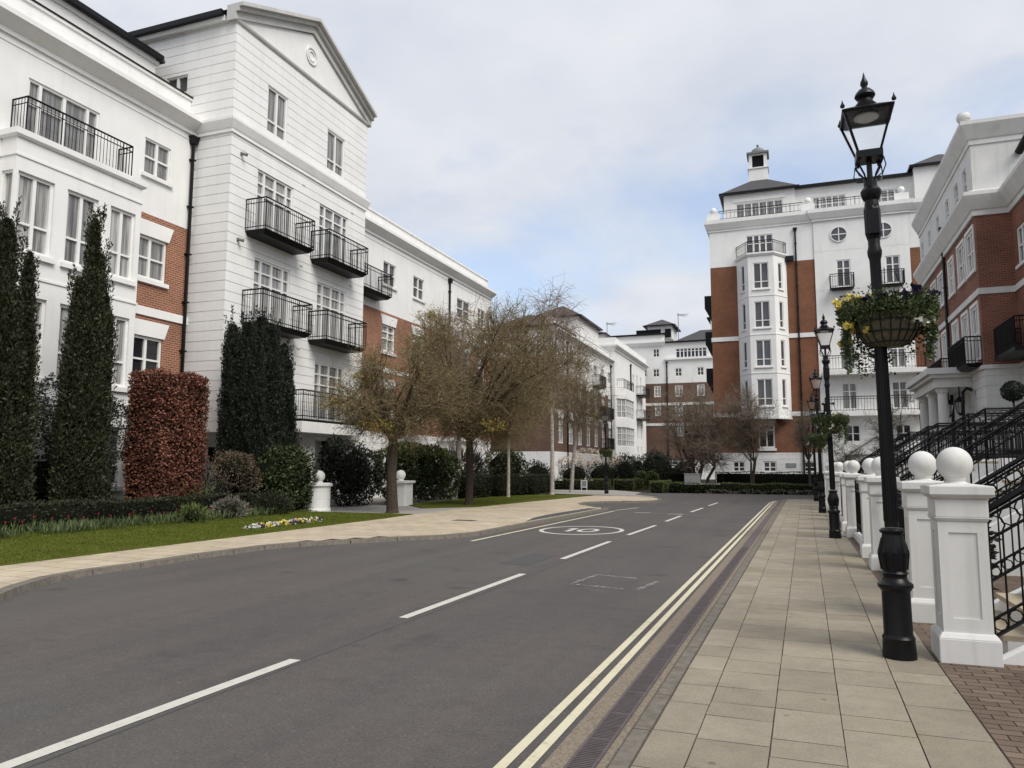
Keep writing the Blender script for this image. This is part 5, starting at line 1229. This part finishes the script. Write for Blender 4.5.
# copper beech column (trained rectangle with rusty leaves)
rng = np.random.default_rng(21); t = thing('beech_hedge', 'rectangular column of rust-red beech leaves before the brick bay', 'beech', (-16.9, 16.95, .15))
parts = []
hx, hy, hh = .55, .92, 4.05
for ax, s in ((0, 1), (0, -1), (1, 1), (1, -1), (2, 1)):
    n = int((hh*2*(hy if ax == 0 else hx) if ax < 2 else 4*hx*hy)*1500); a, b_ = rng.random(n), rng.random(n)
    if ax == 0: P = np.stack([s*hx+0*a, hy*(2*a-1), hh*b_], 1); nn = np.array([s, 0, 0.])
    elif ax == 1: P = np.stack([hx*(2*a-1), s*hy+0*a, hh*b_], 1); nn = np.array([0, s, 0.])
    else: P = np.stack([hx*(2*a-1), hy*(2*b_-1), hh+0*a], 1); nn = np.array([0, 0, 1.])
    w = .035*(np.sin(3*P[:, 2]+4*P[:, 1])+np.sin(5*P[:, 1]-2*P[:, 2]+P[:, 0]*4)); P += nn*(w+rng.normal(0, .05, n)-.03)[:, None]
    P[:, :2] *= (1-.05*np.clip(1.2-P[:, 2:3], 0, 1.2))
    parts.append(leaf_quads(P, np.tile(nn, (n, 1))+[0, 0, -.3], .068, .66, rng, .9))
V, Fq = merge(parts); npmesh('foliage', V, Fq, 'beech_leaf', t)
sg = [rng.random((260, 3))*[1.0, 1.7, 3.8]-[.5, .85, 0] for _ in range(1)][0]
V, Fq = cones(np.stack([sg[:, 0]*.5, sg[:, 1]*.5, np.zeros(260)+.1], 1), np.stack([sg[:, 0], sg[:, 1], sg[:, 2]+.3], 1), np.full(260, .012), np.full(260, .004)); npmesh('stems', V, Fq, 'bark', t)
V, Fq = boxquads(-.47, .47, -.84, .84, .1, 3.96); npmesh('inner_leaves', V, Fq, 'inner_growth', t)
# front garden
hedge('box_hedge', 'long low clipped hedge running behind the flower strip of the front lawn', 'hedge_leaf', -16.35, -15.5, -2, 21.3, .12, .64, .045, 600, 31)
hedge('yew_hedge', 'tall dark hedge behind the cypresses at the left edge', 'dark_leaf', -18.6, -17.9, 4, 16.2, .1, 1.72, .06, 300, 32)
shrub('osmanthus_shrub', 'loose small-leaved grey-green shrub around the lone cypress', 'scrub_leaf', [(-17.9, 14.8, 2.5, .7, .9, .9), (-17.9, 15.9, 2.55, .7, .9, .8), (-18, 13.3, 2.6, .6, .8, .8), (-18, 15.4, 3.2, .6, .6, .45), (-18.0, 14.2, 3.4, .5, .5, .5), (-17.9, 14.6, 1.5, .5, .5, 1.2)], .1, .065, 330, 33, coref=0)
shrub('lavender_shrub', 'pale grey twiggy shrub right of the rust-red beech column', 'grey_leaf', [(-16.6, 17.95, 1.0, .4, .42, .9), (-16.4, 18.5, .8, .35, .4, .65)], .1, .10, 300, 34, coref=.5, ratio=.16, up=1.2, spread=.4)
shrub('clipped_shrub', 'round brown-tipped shrub before the dark yew', 'rust_leaf', [(-16.2, 18.95, 1.5, .6, .72, .58), (-16.1, 19.3, 1.3, .55, .55, .55)], .1, .055, 420, 35, up=.6)
shrub('laurel_shrub', 'dark glossy laurel mound under the black-green yew', 'laurel_leaf', [(-15.95, 20.3, 1.25, .7, .9, .95), (-15.75, 21.4, 1.2, .65, .85, 1.0), (-15.9, 20.9, 1.7, .6, 1.0, .58), (-15.6, 21.4, .6, .5, .6, .6)], .1, .095, 220, 36)
shrub('laurel_shrub', 'dark glossy shrub just left of the tree-side driveway pier', 'dark_leaf', [(-16.2, 25.4, 1.3, .8, .9, 1.2), (-16.6, 24.9, 1.9, .45, .5, .8), (-16.3, 26.3, 1.2, .8, .9, 1.1)], .1, .11, 170, 37, coref=.6)
shrub('laurel_shrub', 'broad bright-topped laurel hedge behind the street tree trunks', 'laurel_leaf', [(-15.6, 28.0, 1.3, .9, 1.1, 1.15), (-15.6, 29.4, 1.35, .9, 1.2, 1.15), (-15.5, 30.9, 1.3, .9, 1.2, 1.1), (-15.4, 32.2, 1.2, .8, 1.0, 1.05)], .1, .13, 130, 38, coref=.55)
shrub('laurel_shrub', 'lime-green leafy top of the laurel behind the trunks', 'bright_leaf', [(-15.4, 28.6, 2.3, .6, 1.4, .28), (-15.4, 30.8, 2.25, .6, 1.3, .25)], .1, .11, 160, 39, coref=0)
for i, (ya, yb, xx, lb) in enumerate(((33.4, 35.9, -14.6, 'nearest clipped hedge block on the grass verge, beside the second trunk'), (36.2, 40.6, -14.3, 'long middle clipped hedge block on the grass verge'), (40.9, 44.6, -14.0, 'farthest clipped hedge block on the grass verge'))):
    hedge('hedge_block', lb, 'hedge_leaf', xx-.75, xx+.15, ya, yb, .05, 1.12, .055, 260, 41+i, 'clipped hedge blocks on the verge')
shrub('yucca_plant', 'spiky grey-green yucca clump between the street trees and round shrub', 'grey_leaf', [(-16.6, 37.0, 1.1, .9, .9, 1.1)], .1, .75, 90, 44, 'yucca', None, .3, .07, .25, .5)
shrub('round_shrub', 'rounded leafy green shrub behind the clipped verge hedges', 'laurel_leaf', [(-15.9, 41.6, 1.5, 1.3, 1.5, 1.35)], .1, .12, 150, 45)
shrub('round_shrub', 'smaller dark shrub between the pale birch trunk and the notice board', 'dark_leaf', [(-15.2, 45.4, 1.0, 1.0, 1.2, .95)], .1, .1, 150, 46)
# flowers
def tulip(loc, lb):
    t = thing('tulip', lb, 'tulip', loc, 'red tulips of the front flower strip'); r2 = random.Random(str(loc))
    m = MB(); m.tube((0, 0, 0), (.01, .01, .26), .005, n=5)
    for a in (0, 2.1, 4.2): m.quad((0, 0, 0), (.05*math.cos(a)-.012*math.sin(a), .05*math.sin(a)+.012*math.cos(a), .13), (.09*math.cos(a), .09*math.sin(a), .24), (.05*math.cos(a)+.012*math.sin(a), .05*math.sin(a)-.012*math.cos(a), .13))
    m.build('stem', 'bright_leaf', t)
    m = MB(); m.lathe([(.005, .25), (.017, .262), (.019, .282), (.015, .30), (.012, .305)], (.01, .01, 0), 7); m.build('bloom', 'petal_red', t); return t
tl = 'red tulip among the low leaves along the foot of the long front hedge'
tp = None
for px in (4, 14, 22, 33, 52, 68, 83, 97, 110, 128, 133, 150, 163, 176, 203, 208, 214, 222, 250):
    X = -14.95+rnd.uniform(-.35, .3); Y = onX(px, 530, X)[0]; loc = (X, Y, .14+rnd.uniform(0, .1))
    if tp is None: tp = tulip(loc, tl)
    else: dup(tp, loc, tl, rotz=rnd.random()*6)
rng = np.random.default_rng(50); n = 5200
P = np.stack([-15.0+.34*rng.normal(0, .8, n).clip(-1.2, 1.2), 5+14.2*rng.random(n), .17+.02*rng.random(n)], 1)
cl_ = np.sin(P[:, 1]*2.1)+np.sin(P[:, 1]*5.3+1)+rng.normal(0, .7, n); P = P[cl_ > -.6]; n = len(P)
V, Fq = leaf_quads(P, np.tile([0, 0, 1.], (n, 1)), .22, .12, rng, .35)
tag(npmesh('flower_leaves', V, Fq, 'basket_leaf'), 'low strappy leaves of the flower strip before the hedge', 'plants', kind='stuff')
shrub('euphorbia_plant', 'feathery green perennial at the nearer end of the primrose clumps', 'box_leaf', [(-14.6, 15.6, .3, .35, .4, .3)], .1, .09, 420, 51, 'perennial', None, .5, .3, .5, .9)
shrub('euphorbia_plant', 'feathery grey-green perennial behind the white primrose clumps', 'grey_leaf', [(-14.9, 17.3, .35, .4, .5, .35)], .1, .09, 380, 52, 'perennial', None, .5, .3, .5, .9)
shrub('euphorbia_plant', 'tufted dark perennial before the round white pier', 'hedge_leaf', [(-14.9, 19.2, .4, .45, .7, .4)], .1, .10, 380, 53, 'perennial', None, .5, .3, .5, .9)
shrub('daffodil_clump', 'fresh green leaf clumps rising behind the far part of the long low hedge', 'bright_leaf', [(-16.6, 17.5, .85, .3, 1.1, .28), (-16.6, 20.0, .85, .3, 1.2, .25)], .1, .16, 160, 54, 'plants', None, 0, .16, .3, 1.0)
def clump(loc, mt, lb):
    rg = np.random.default_rng(int(abs(loc[1])*1000)); t = thing('primrose_clump', lb, 'primrose', loc, 'primrose clumps at the lawn edge')
    d = rg.normal(size=(60, 3)); d[:, 2] = abs(d[:, 2]); d /= np.linalg.norm(d, axis=1)[:, None]; P = d*[.13, .13, .06]
    V, Fq = leaf_quads(P, d, .075, .9, rg, .7); npmesh('blooms', V, Fq, mt, t)
    P = rg.normal(0, .1, (50, 3))*[1, 1, .15]+[0, 0, .02]; V, Fq = leaf_quads(P, np.tile([0, 0, .4], (50, 1)), .09, .5, rg, .8); npmesh('leaves', V, Fq, 'hedge_leaf', t)
cnt = {}
for i, px in enumerate((252, 259, 266, 273, 279, 284, 289, 294, 299, 304, 309, 315)):
    yy = 528.5-(px-250)*.115; x, y = gr(px, yy, .12)
    c = ('petal_white', 'petal_mauve', 'petal_yellow', 'petal_white', 'petal_yellow', 'petal_yellow', 'petal_white', 'petal_mauve', 'petal_yellow', 'petal_white', 'petal_yellow', 'petal_white')[i]
    nm = {'petal_white': 'white', 'petal_mauve': 'mauve', 'petal_yellow': 'yellow'}[c]
    clump((x, y, .11), c, f'{nm} primrose clump along the lawn edge near the round white pier')
# grass blades on the lawns (uncountable)
rng = np.random.default_rng(60); n = 90000
y = 5+33*rng.random(n)**1.3; x = -11.45-3.7*rng.random(n); k = ~((y > 21.2) & (y < 27.4)) & ((y < 21) | (x > -14.2)) & ((y < 27) | (x < -11.0+.03*(y-27)))
x, y = x[k], y[k]; P = np.stack([x, y, .092+np.clip((-11.42-x)/4, 0, 1)*.085*(y < 21)], 1); n = len(P)
V, Fq = leaf_quads(P, np.tile([0, 0, 1.], (n, 1)), .034, .28, rng, .6); tag(npmesh('lawn_grass', V, Fq, 'grass_blade'), 'short green grass of the left lawn and verge', 'grass', kind='stuff')
# ---- the far end: box hedges, dark hedges, mounds
hedge('box_hedge', 'bright low box hedge across the far end of the road', 'box_leaf', -7.6, 1.2, 48.6, 49.6, 0, .62, .06, 240, 70)
hedge('box_hedge', 'short bright box hedge block at the left end of the far hedge', 'box_leaf', -8.6, -7.75, 47.9, 51.5, 0, .72, .06, 240, 71)
hedge('box_hedge', 'bright low box hedge beside the pale side path behind the far lamp', 'box_leaf', -16.4, -12.1, 51.6, 52.5, 0, .75, .06, 200, 72)
hedge('box_hedge', 'bright low box hedge turning towards the far row of round bushes', 'box_leaf', -12.0, -10.6, 52.6, 58.0, 0, .75, .06, 200, 73)
hedge('yew_hedge', 'long black-green hedge under the windows of the tall red block', 'dark_leaf', -5.2, 4.2, 54.4, 55.3, 0, 1.28, .07, 160, 74)
hedge('yew_hedge', 'dark hedge left of the grey utility cabinet', 'dark_leaf', -8.6, -6.9, 54.0, 54.9, 0, 1.25, .07, 160, 75)
for i, px in enumerate((630, 641, 653)):
    x, _ = onY(px, 480, 57.5); shrub('clipped_ball', ('leftmost', 'middle', 'rightmost')[i]+' of three small clipped round bushes at the far end', 'box_leaf', [(x, 57.5, .9, .48, .48, .45)], .1, .07, 260, 76+i, 'bush', 'small clipped round bushes')
x, _ = onY(622, 478, 60); shrub('round_bush', 'large dark bush at the foot of the glazed white bay', 'dark_leaf', [(x, 60, 1.2, 1.3, 1.2, 1.4)], .1, .12, 120, 80, 'bush')
x, _ = onY(637, 478, 61); shrub('round_bush', 'dark round bush beside the larger one under the glazed bay', 'dark_leaf', [(x, 61, 1.1, .9, .9, 1.3), (x+1.5, 61.5, 1.4, 1.2, 1, 1.5)], .1, .12, 120, 81, 'bush')
x, _ = onY(657, 475, 60); shrub('round_bush', 'dark rounded bush left of the bare multi-stemmed tree', 'dark_leaf', [(x, 60, 1.3, 1.7, 1.3, 1.5), (x+2, 60.5, 1.0, 1.3, 1, 1.4)], .1, .12, 120, 82, 'bush')
x, _ = onY(590, 485, 54.5); shrub('round_bush', 'dark bushes under the pale blossoming shrub', 'dark_leaf', [(x-1.2, 54.5, .9, 1.2, 1, 1.0), (x+1, 54.8, .95, 1.3, 1, 1.05), (x+2.4, 55.5, 1.0, .9, 1, 1.3)], .1, .1, 130, 83, 'bush')
x, _ = onY(592, 465, 56)
shrub('blossom_shrub', 'wide pale pinkish blossoming shrub behind the lone left lamp', 'petal_blossom', [(x, 56, 2.2, 2.0, 1.3, .8), (x+1.2, 56, 1.8, 1.3, 1.2, .8), (x-1.5, 56, 1.8, 1.2, 1.1, .7)], .6, .10, 75, 84, 'shrub', None, 0)
# low planting before the far box hedge
shrub('ground_cover', 'scrappy low planting at the foot of the far box hedge', 'grey_leaf', [(x_, 48.35, .06, .9, .28, .2) for x_ in (-4.4, -2.6, -1.0, .4)], .0, .08, 160, 85, 'plants', None, 0)
# plants behind the street railings on the right
for i, (y, x, h) in enumerate(((11.3, 1.9, .55), (17.2, 1.9, .6), (23.2, 1.9, .6))):
    shrub('potted_shrub', ('nearest', 'second', 'third')[i]+' dark leafy shrub behind the street railings between the piers', 'dark_leaf', [(x, y, h, .35, 1.1, .55)], .05, .10, 160, 90+i, 'shrub', 'shrubs behind the street railings', .5)

# ------------------------------------------------------------------ bare deciduous trees
def tree(name, label, x, y, fork, centre, rad, seed, limbs=9, sub=9, tw=26, trunk=.17, tmat='bark', wmat='twig_brown', buds=6000, budmat='bud_leaf', gold=0, twl=(.35, .9), twr=.0065, droop=0.0, lean=(0, 0), stems=1, cat='tree', group=None, up=.35, hollow=0.0):
    rng = np.random.default_rng(seed); t = thing(name, label, cat, (x, y, .05), group)
    m = MB(); S0 = []; S1 = []; R0 = []; R1 = []
    c = np.array(centre); rad = np.array(rad)
    def pt(lo=.45, hi=1.0):
        d = rng.normal(size=3); d[2] = d[2]*.8+up; d /= np.linalg.norm(d); return c+d*rad*rng.uniform(lo, hi)
    br = []
    for s in range(stems):
        sx, sy = (0, 0) if stems == 1 else (rng.normal(0, .3), rng.normal(0, .2))
        f = np.array([lean[0]+sx*1.6, lean[1]+sy*1.6, fork]); tr = trunk if stems == 1 else trunk*.6
        m.path([(sx, sy, -.1), (sx+lean[0]*.1, sy+lean[1]*.1, .12), (sx+lean[0]*.4+rng.normal(0, .03), sy+lean[1]*.4+rng.normal(0, .03), fork*.5), tuple(f)], [tr*1.5, tr*1.08, tr*.92, tr*.86], 10)
        for i in range(max(2, limbs//stems)):
            q = pt(.5, .95); mid = f*(.55)+q*.45+rng.normal(0, .12, 3)*rad*.5; mid[2] += .12*rad[2]
            r0 = tr*rng.uniform(.36, .58); m.path([tuple(f), tuple(f*.7+mid*.3+rng.normal(0, .05, 3)), tuple(mid), tuple(mid*.5+q*.5+rng.normal(0, .06, 3)), tuple(q)], [r0, r0*.85, r0*.62, r0*.4, r0*.16], 6)
            br.append((f, mid, q, r0))
    ends = []
    for (f, mid, q, r0) in br:
        for j in range(sub):
            u = rng.uniform(.25, 1.0); b0 = (f*(1-u)**2+2*u*(1-u)*mid+u*u*q)*.8+.2*(mid*(1-u)+q*u)
            d = rng.normal(size=3)*.8+(b0-c)/rad*.7+np.array([0, 0, up]); d /= np.linalg.norm(d)+1e-9
            L = rng.uniform(.28, .6)*float(rad.mean()); e = b0+d*L; w = (e-c)/rad; nw = np.linalg.norm(w)
            if nw > 1.08: e = c+(e-c)/nw*rng.uniform(.95, 1.08)
            k = b0*.5+e*.5+rng.normal(0, .06, 3)*L; r1 = r0*.26
            S0 += [b0, k]; S1 += [k, e]; R0 += [r1, r1*.65]; R1 += [r1*.65, r1*.25]; ends.append((b0, k, e))
    bud = []
    for (b0, k, e) in ends:
        for i in range(tw):
            u = rng.uniform(.1, 1.0); p = b0*(1-u)+e*u+(k-(b0+e)/2)*4*u*(1-u); d = rng.normal(size=3)+(p-c)/rad*.6+np.array([0, 0, up-droop]); d /= np.linalg.norm(d)
            hz = (p-c)/rad
            if np.linalg.norm(hz) < .62 and hz[2] < .15 and rng.random() < hollow: continue
            L = rng.uniform(*twl); a = p+d*L*.55; z = a+(d+rng.normal(0, .35, 3)-np.array([0, 0, droop*1.6]))*L*.45
            S0 += [p, a]; S1 += [a, z]; R0 += [twr, twr*.7]; R1 += [twr*.7, twr*.35]; bud += [a, z]
            if i % 2 == 0:
                d2 = rng.normal(size=3)*.8+d-np.array([0, 0, droop]); d2 /= np.linalg.norm(d2); z2 = a+d2*L*.5; S0.append(a); S1.append(z2); R0.append(twr*.6); R1.append(twr*.3); bud.append(z2)
    m.build('trunk', tmat, t)
    V, Fq = cones(S0, S1, R0, R1); npmesh('crown', V, Fq, wmat, t)
    bud = np.array(bud)
    if buds:
        P = bud[rng.integers(0, len(bud), buds)]+rng.normal(0, .05, (buds, 3)); V, Fq = leaf_quads(P, rng.normal(size=(buds, 3)), .042, .6, rng, .5); npmesh('buds', V, Fq, budmat, t)
    if gold:
        parts = []
        for g in range(4):
            q = bud[rng.integers(0, len(bud))]; dd = np.linalg.norm((bud-q)/[.5, .5, .22], axis=1); nb = bud[dd < 1.2]
            if len(nb): nb = nb[rng.integers(0, len(nb), gold)]; parts.append(leaf_quads(nb+rng.normal(0, .05, (gold, 3)), rng.normal(size=(gold, 3)), .06, .7, rng, .5))
        V, Fq = merge(parts); npmesh('young_leaves', V, Fq, 'gold_leaf', t)
    return t
tree('street_tree', 'nearer bare brown street tree with a dark trunk in the grass', -12.63, 22.5, 2.45, (.1, .2, 4.15), (2.5, 2.3, 1.75), 101, 16, 15, 21, .19, buds=11000, gold=340, up=.25, hollow=.8, twr=.0075)
tree('street_tree', 'second bare brown street tree with the broadest dense crown', -12.3, 28.1, 2.6, (1.0, .2, 5.45), (4.3, 3.9, 3.0), 102, 24, 20, 21, .16, buds=24000, gold=480, up=.25, hollow=.8, twr=.0085)
tree('birch_tree', 'tall pale birch rising above the roofs behind the street trees', -13.0, 41.5, 4.5, (.2, 0, 8.8), (1.7, 1.7, 4.6), 105, 13, 8, 11, .12, 'bark_pale', 'twig_birch', 0, twl=(.5, 1.6), twr=.012, droop=.5, up=.7)
tree('birch_tree', 'shorter drooping birch behind the left part of the street tree crowns', -15.9, 35.0, 3.6, (.2, .3, 6.7), (2.1, 2.2, 3.6), 106, 12, 11, 18, .12, 'bark_pale', 'twig_birch', 0, twl=(.5, 1.4), twr=.011, droop=.5)
tree('birch_tree', 'pale slender birch between the broad street tree and the round shrub', -13.6, 36.0, 3.0, (.3, 0, 5.6), (2.4, 2.3, 3.0), 103, 12, 11, 18, .085, 'bark_pale', 'twig_brown', 20000, twl=(.5, 1.3), twr=.0075, droop=.35, up=.2)
tree('birch_tree', 'pale birch leaning right before the brown brick terrace', -13.4, 46.8, 3.5, (.7, 0, 6.6), (2.1, 2.0, 3.4), 107, 11, 10, 15, .12, 'bark_pale', 'twig_brown', 9000, twl=(.5, 1.5), twr=.009, droop=.5, lean=(.35, 0))
tree('bare_tree', 'wide bare multi-stemmed tree behind the grey utility cabinet', -6.5, 53.2, 1.6, (0, 0, 4.1), (3.7, 2.4, 3.1), 108, 26, 13, 16, .20, 'bark', 'twig_dark', 0, twl=(.4, 1.1), twr=.010, stems=6, up=.5)
tree('bare_tree', 'smaller bare tree before the red brick wall under the canted bay', -2.9, 54.0, 1.9, (0, 0, 4.3), (2.5, 1.8, 2.6), 109, 15, 11, 14, .13, 'bark', 'twig_dark', 0, twl=(.4, 1.0), twr=.010, stems=3, up=.5)
tree('bare_tree', 'thin bare tree half hidden behind the farthest lamp posts', .9, 54.2, 2.0, (0, 0, 4.0), (1.4, 1.4, 2.2), 110, 8, 8, 12, .11, 'bark', 'twig_dark', 0, twl=(.4, 1.0), twr=.009, up=.5)
tree('bare_tree', 'reddish bare climber-like tree beside the columned porch on the right', 5.0, 48.0, 1.5, (.2, 0, 4.3), (1.3, 1.5, 2.6), 111, 8, 8, 14, .08, 'bark', 'twig_dark', 0, twl=(.4, 1.0), twr=.008, up=.3)
tree('small_tree', 'young yellow-green tree behind the far gate piers', 2.6, 40.5, 1.3, (0, 0, 2.3), (1.1, 1.2, .7), 112, 7, 6, 8, .05, 'bark', 'twig_brown', 1800, 'bright_leaf', twl=(.2, .5), twr=.006)

# ------------------------------------------------------------------ light, sky
SUN_EL, SUN_AZ = R(50), math.atan2(.87, -.50)     # from the right and a little behind the camera
sd = Vector((math.cos(SUN_EL)*math.sin(SUN_AZ), math.cos(SUN_EL)*math.cos(SUN_AZ), math.sin(SUN_EL)))
sl = bpy.data.lights.new('sun', 'SUN'); sl.energy = SUN_E; sl.angle = R(34); sl.color = (1.0, .96, .90)
so = bpy.data.objects.new('sun', sl); COL.objects.link(so); so.rotation_euler = sd.to_track_quat('Z', 'Y').to_euler(); so.location = (20, -20, 40)
w = bpy.data.worlds.new('World'); scene.world = w; w.use_nodes = True; nt = w.node_tree
bg = nt.nodes['Background']; sky = N(nt, 'ShaderNodeTexSky', sky_type='NISHITA'); sky.sun_disc = False; sky.sun_elevation = SUN_EL; sky.sun_rotation = SUN_AZ
sky.air_density = 1.0; sky.dust_density = 1.2; sky.ozone_density = 1.0
tc = N(nt, 'ShaderNodeTexCoord'); sp = N(nt, 'ShaderNodeSeparateXYZ'); nt.links.new(tc.outputs['Generated'], sp.inputs[0])
def mth(op, a, b_): 
    n_ = N(nt, 'ShaderNodeMath', operation=op)
    for i, v_ in enumerate((a, b_)):
        if isinstance(v_, (int, float)): n_.inputs[i].default_value = v_
        else: nt.links.new(v_, n_.inputs[i])
    return n_.outputs[0]
zz = mth('ADD', mth('MAXIMUM', sp.outputs['Z'], 0.0), .22)
cb = N(nt, 'ShaderNodeCombineXYZ'); nt.links.new(mth('DIVIDE', sp.outputs['X'], zz), cb.inputs['X']); nt.links.new(mth('DIVIDE', sp.outputs['Y'], zz), cb.inputs['Y'])
mp = N(nt, 'ShaderNodeMapping'); mp.inputs['Location'].default_value = CLOUD_OFF; mp.inputs['Scale'].default_value = (1, 1, 1); nt.links.new(cb.outputs[0], mp.inputs['Vector'])
cn = N(nt, 'ShaderNodeTexNoise'); cn.inputs['Scale'].default_value = 1.15; cn.inputs['Detail'].default_value = 7; cn.inputs['Roughness'].default_value = .55; cn.inputs['Distortion'].default_value = .35
nt.links.new(mp.outputs[0], cn.inputs['Vector'])
mask = ramp(nt, [(.34, (.40,)*3), (.52, (1, 1, 1))], cn.outputs['Fac'])
cn2 = N(nt, 'ShaderNodeTexNoise'); cn2.inputs['Scale'].default_value = 2.6; cn2.inputs['Detail'].default_value = 6; nt.links.new(mp.outputs[0], cn2.inputs['Vector'])
cc = ramp(nt, [(.3, CLOUD_LO), (.7, CLOUD_HI)], cn2.outputs['Fac'])
boost = mixc(nt, 1.0, sky.outputs[0], (SKY_GAIN,)*3, 'MULTIPLY')
nt.links.new(mixc(nt, mask, boost, cc), bg.inputs['Color']); bg.inputs['Strength'].default_value = .1
vs = scene.view_settings; vs.view_transform = 'Standard'; vs.look = 'None'; vs.exposure = EXPO; vs.gamma = 1; vs.use_curve_mapping = False
scene.cycles.max_bounces = 6; scene.cycles.diffuse_bounces = 3; scene.cycles.glossy_bounces = 2
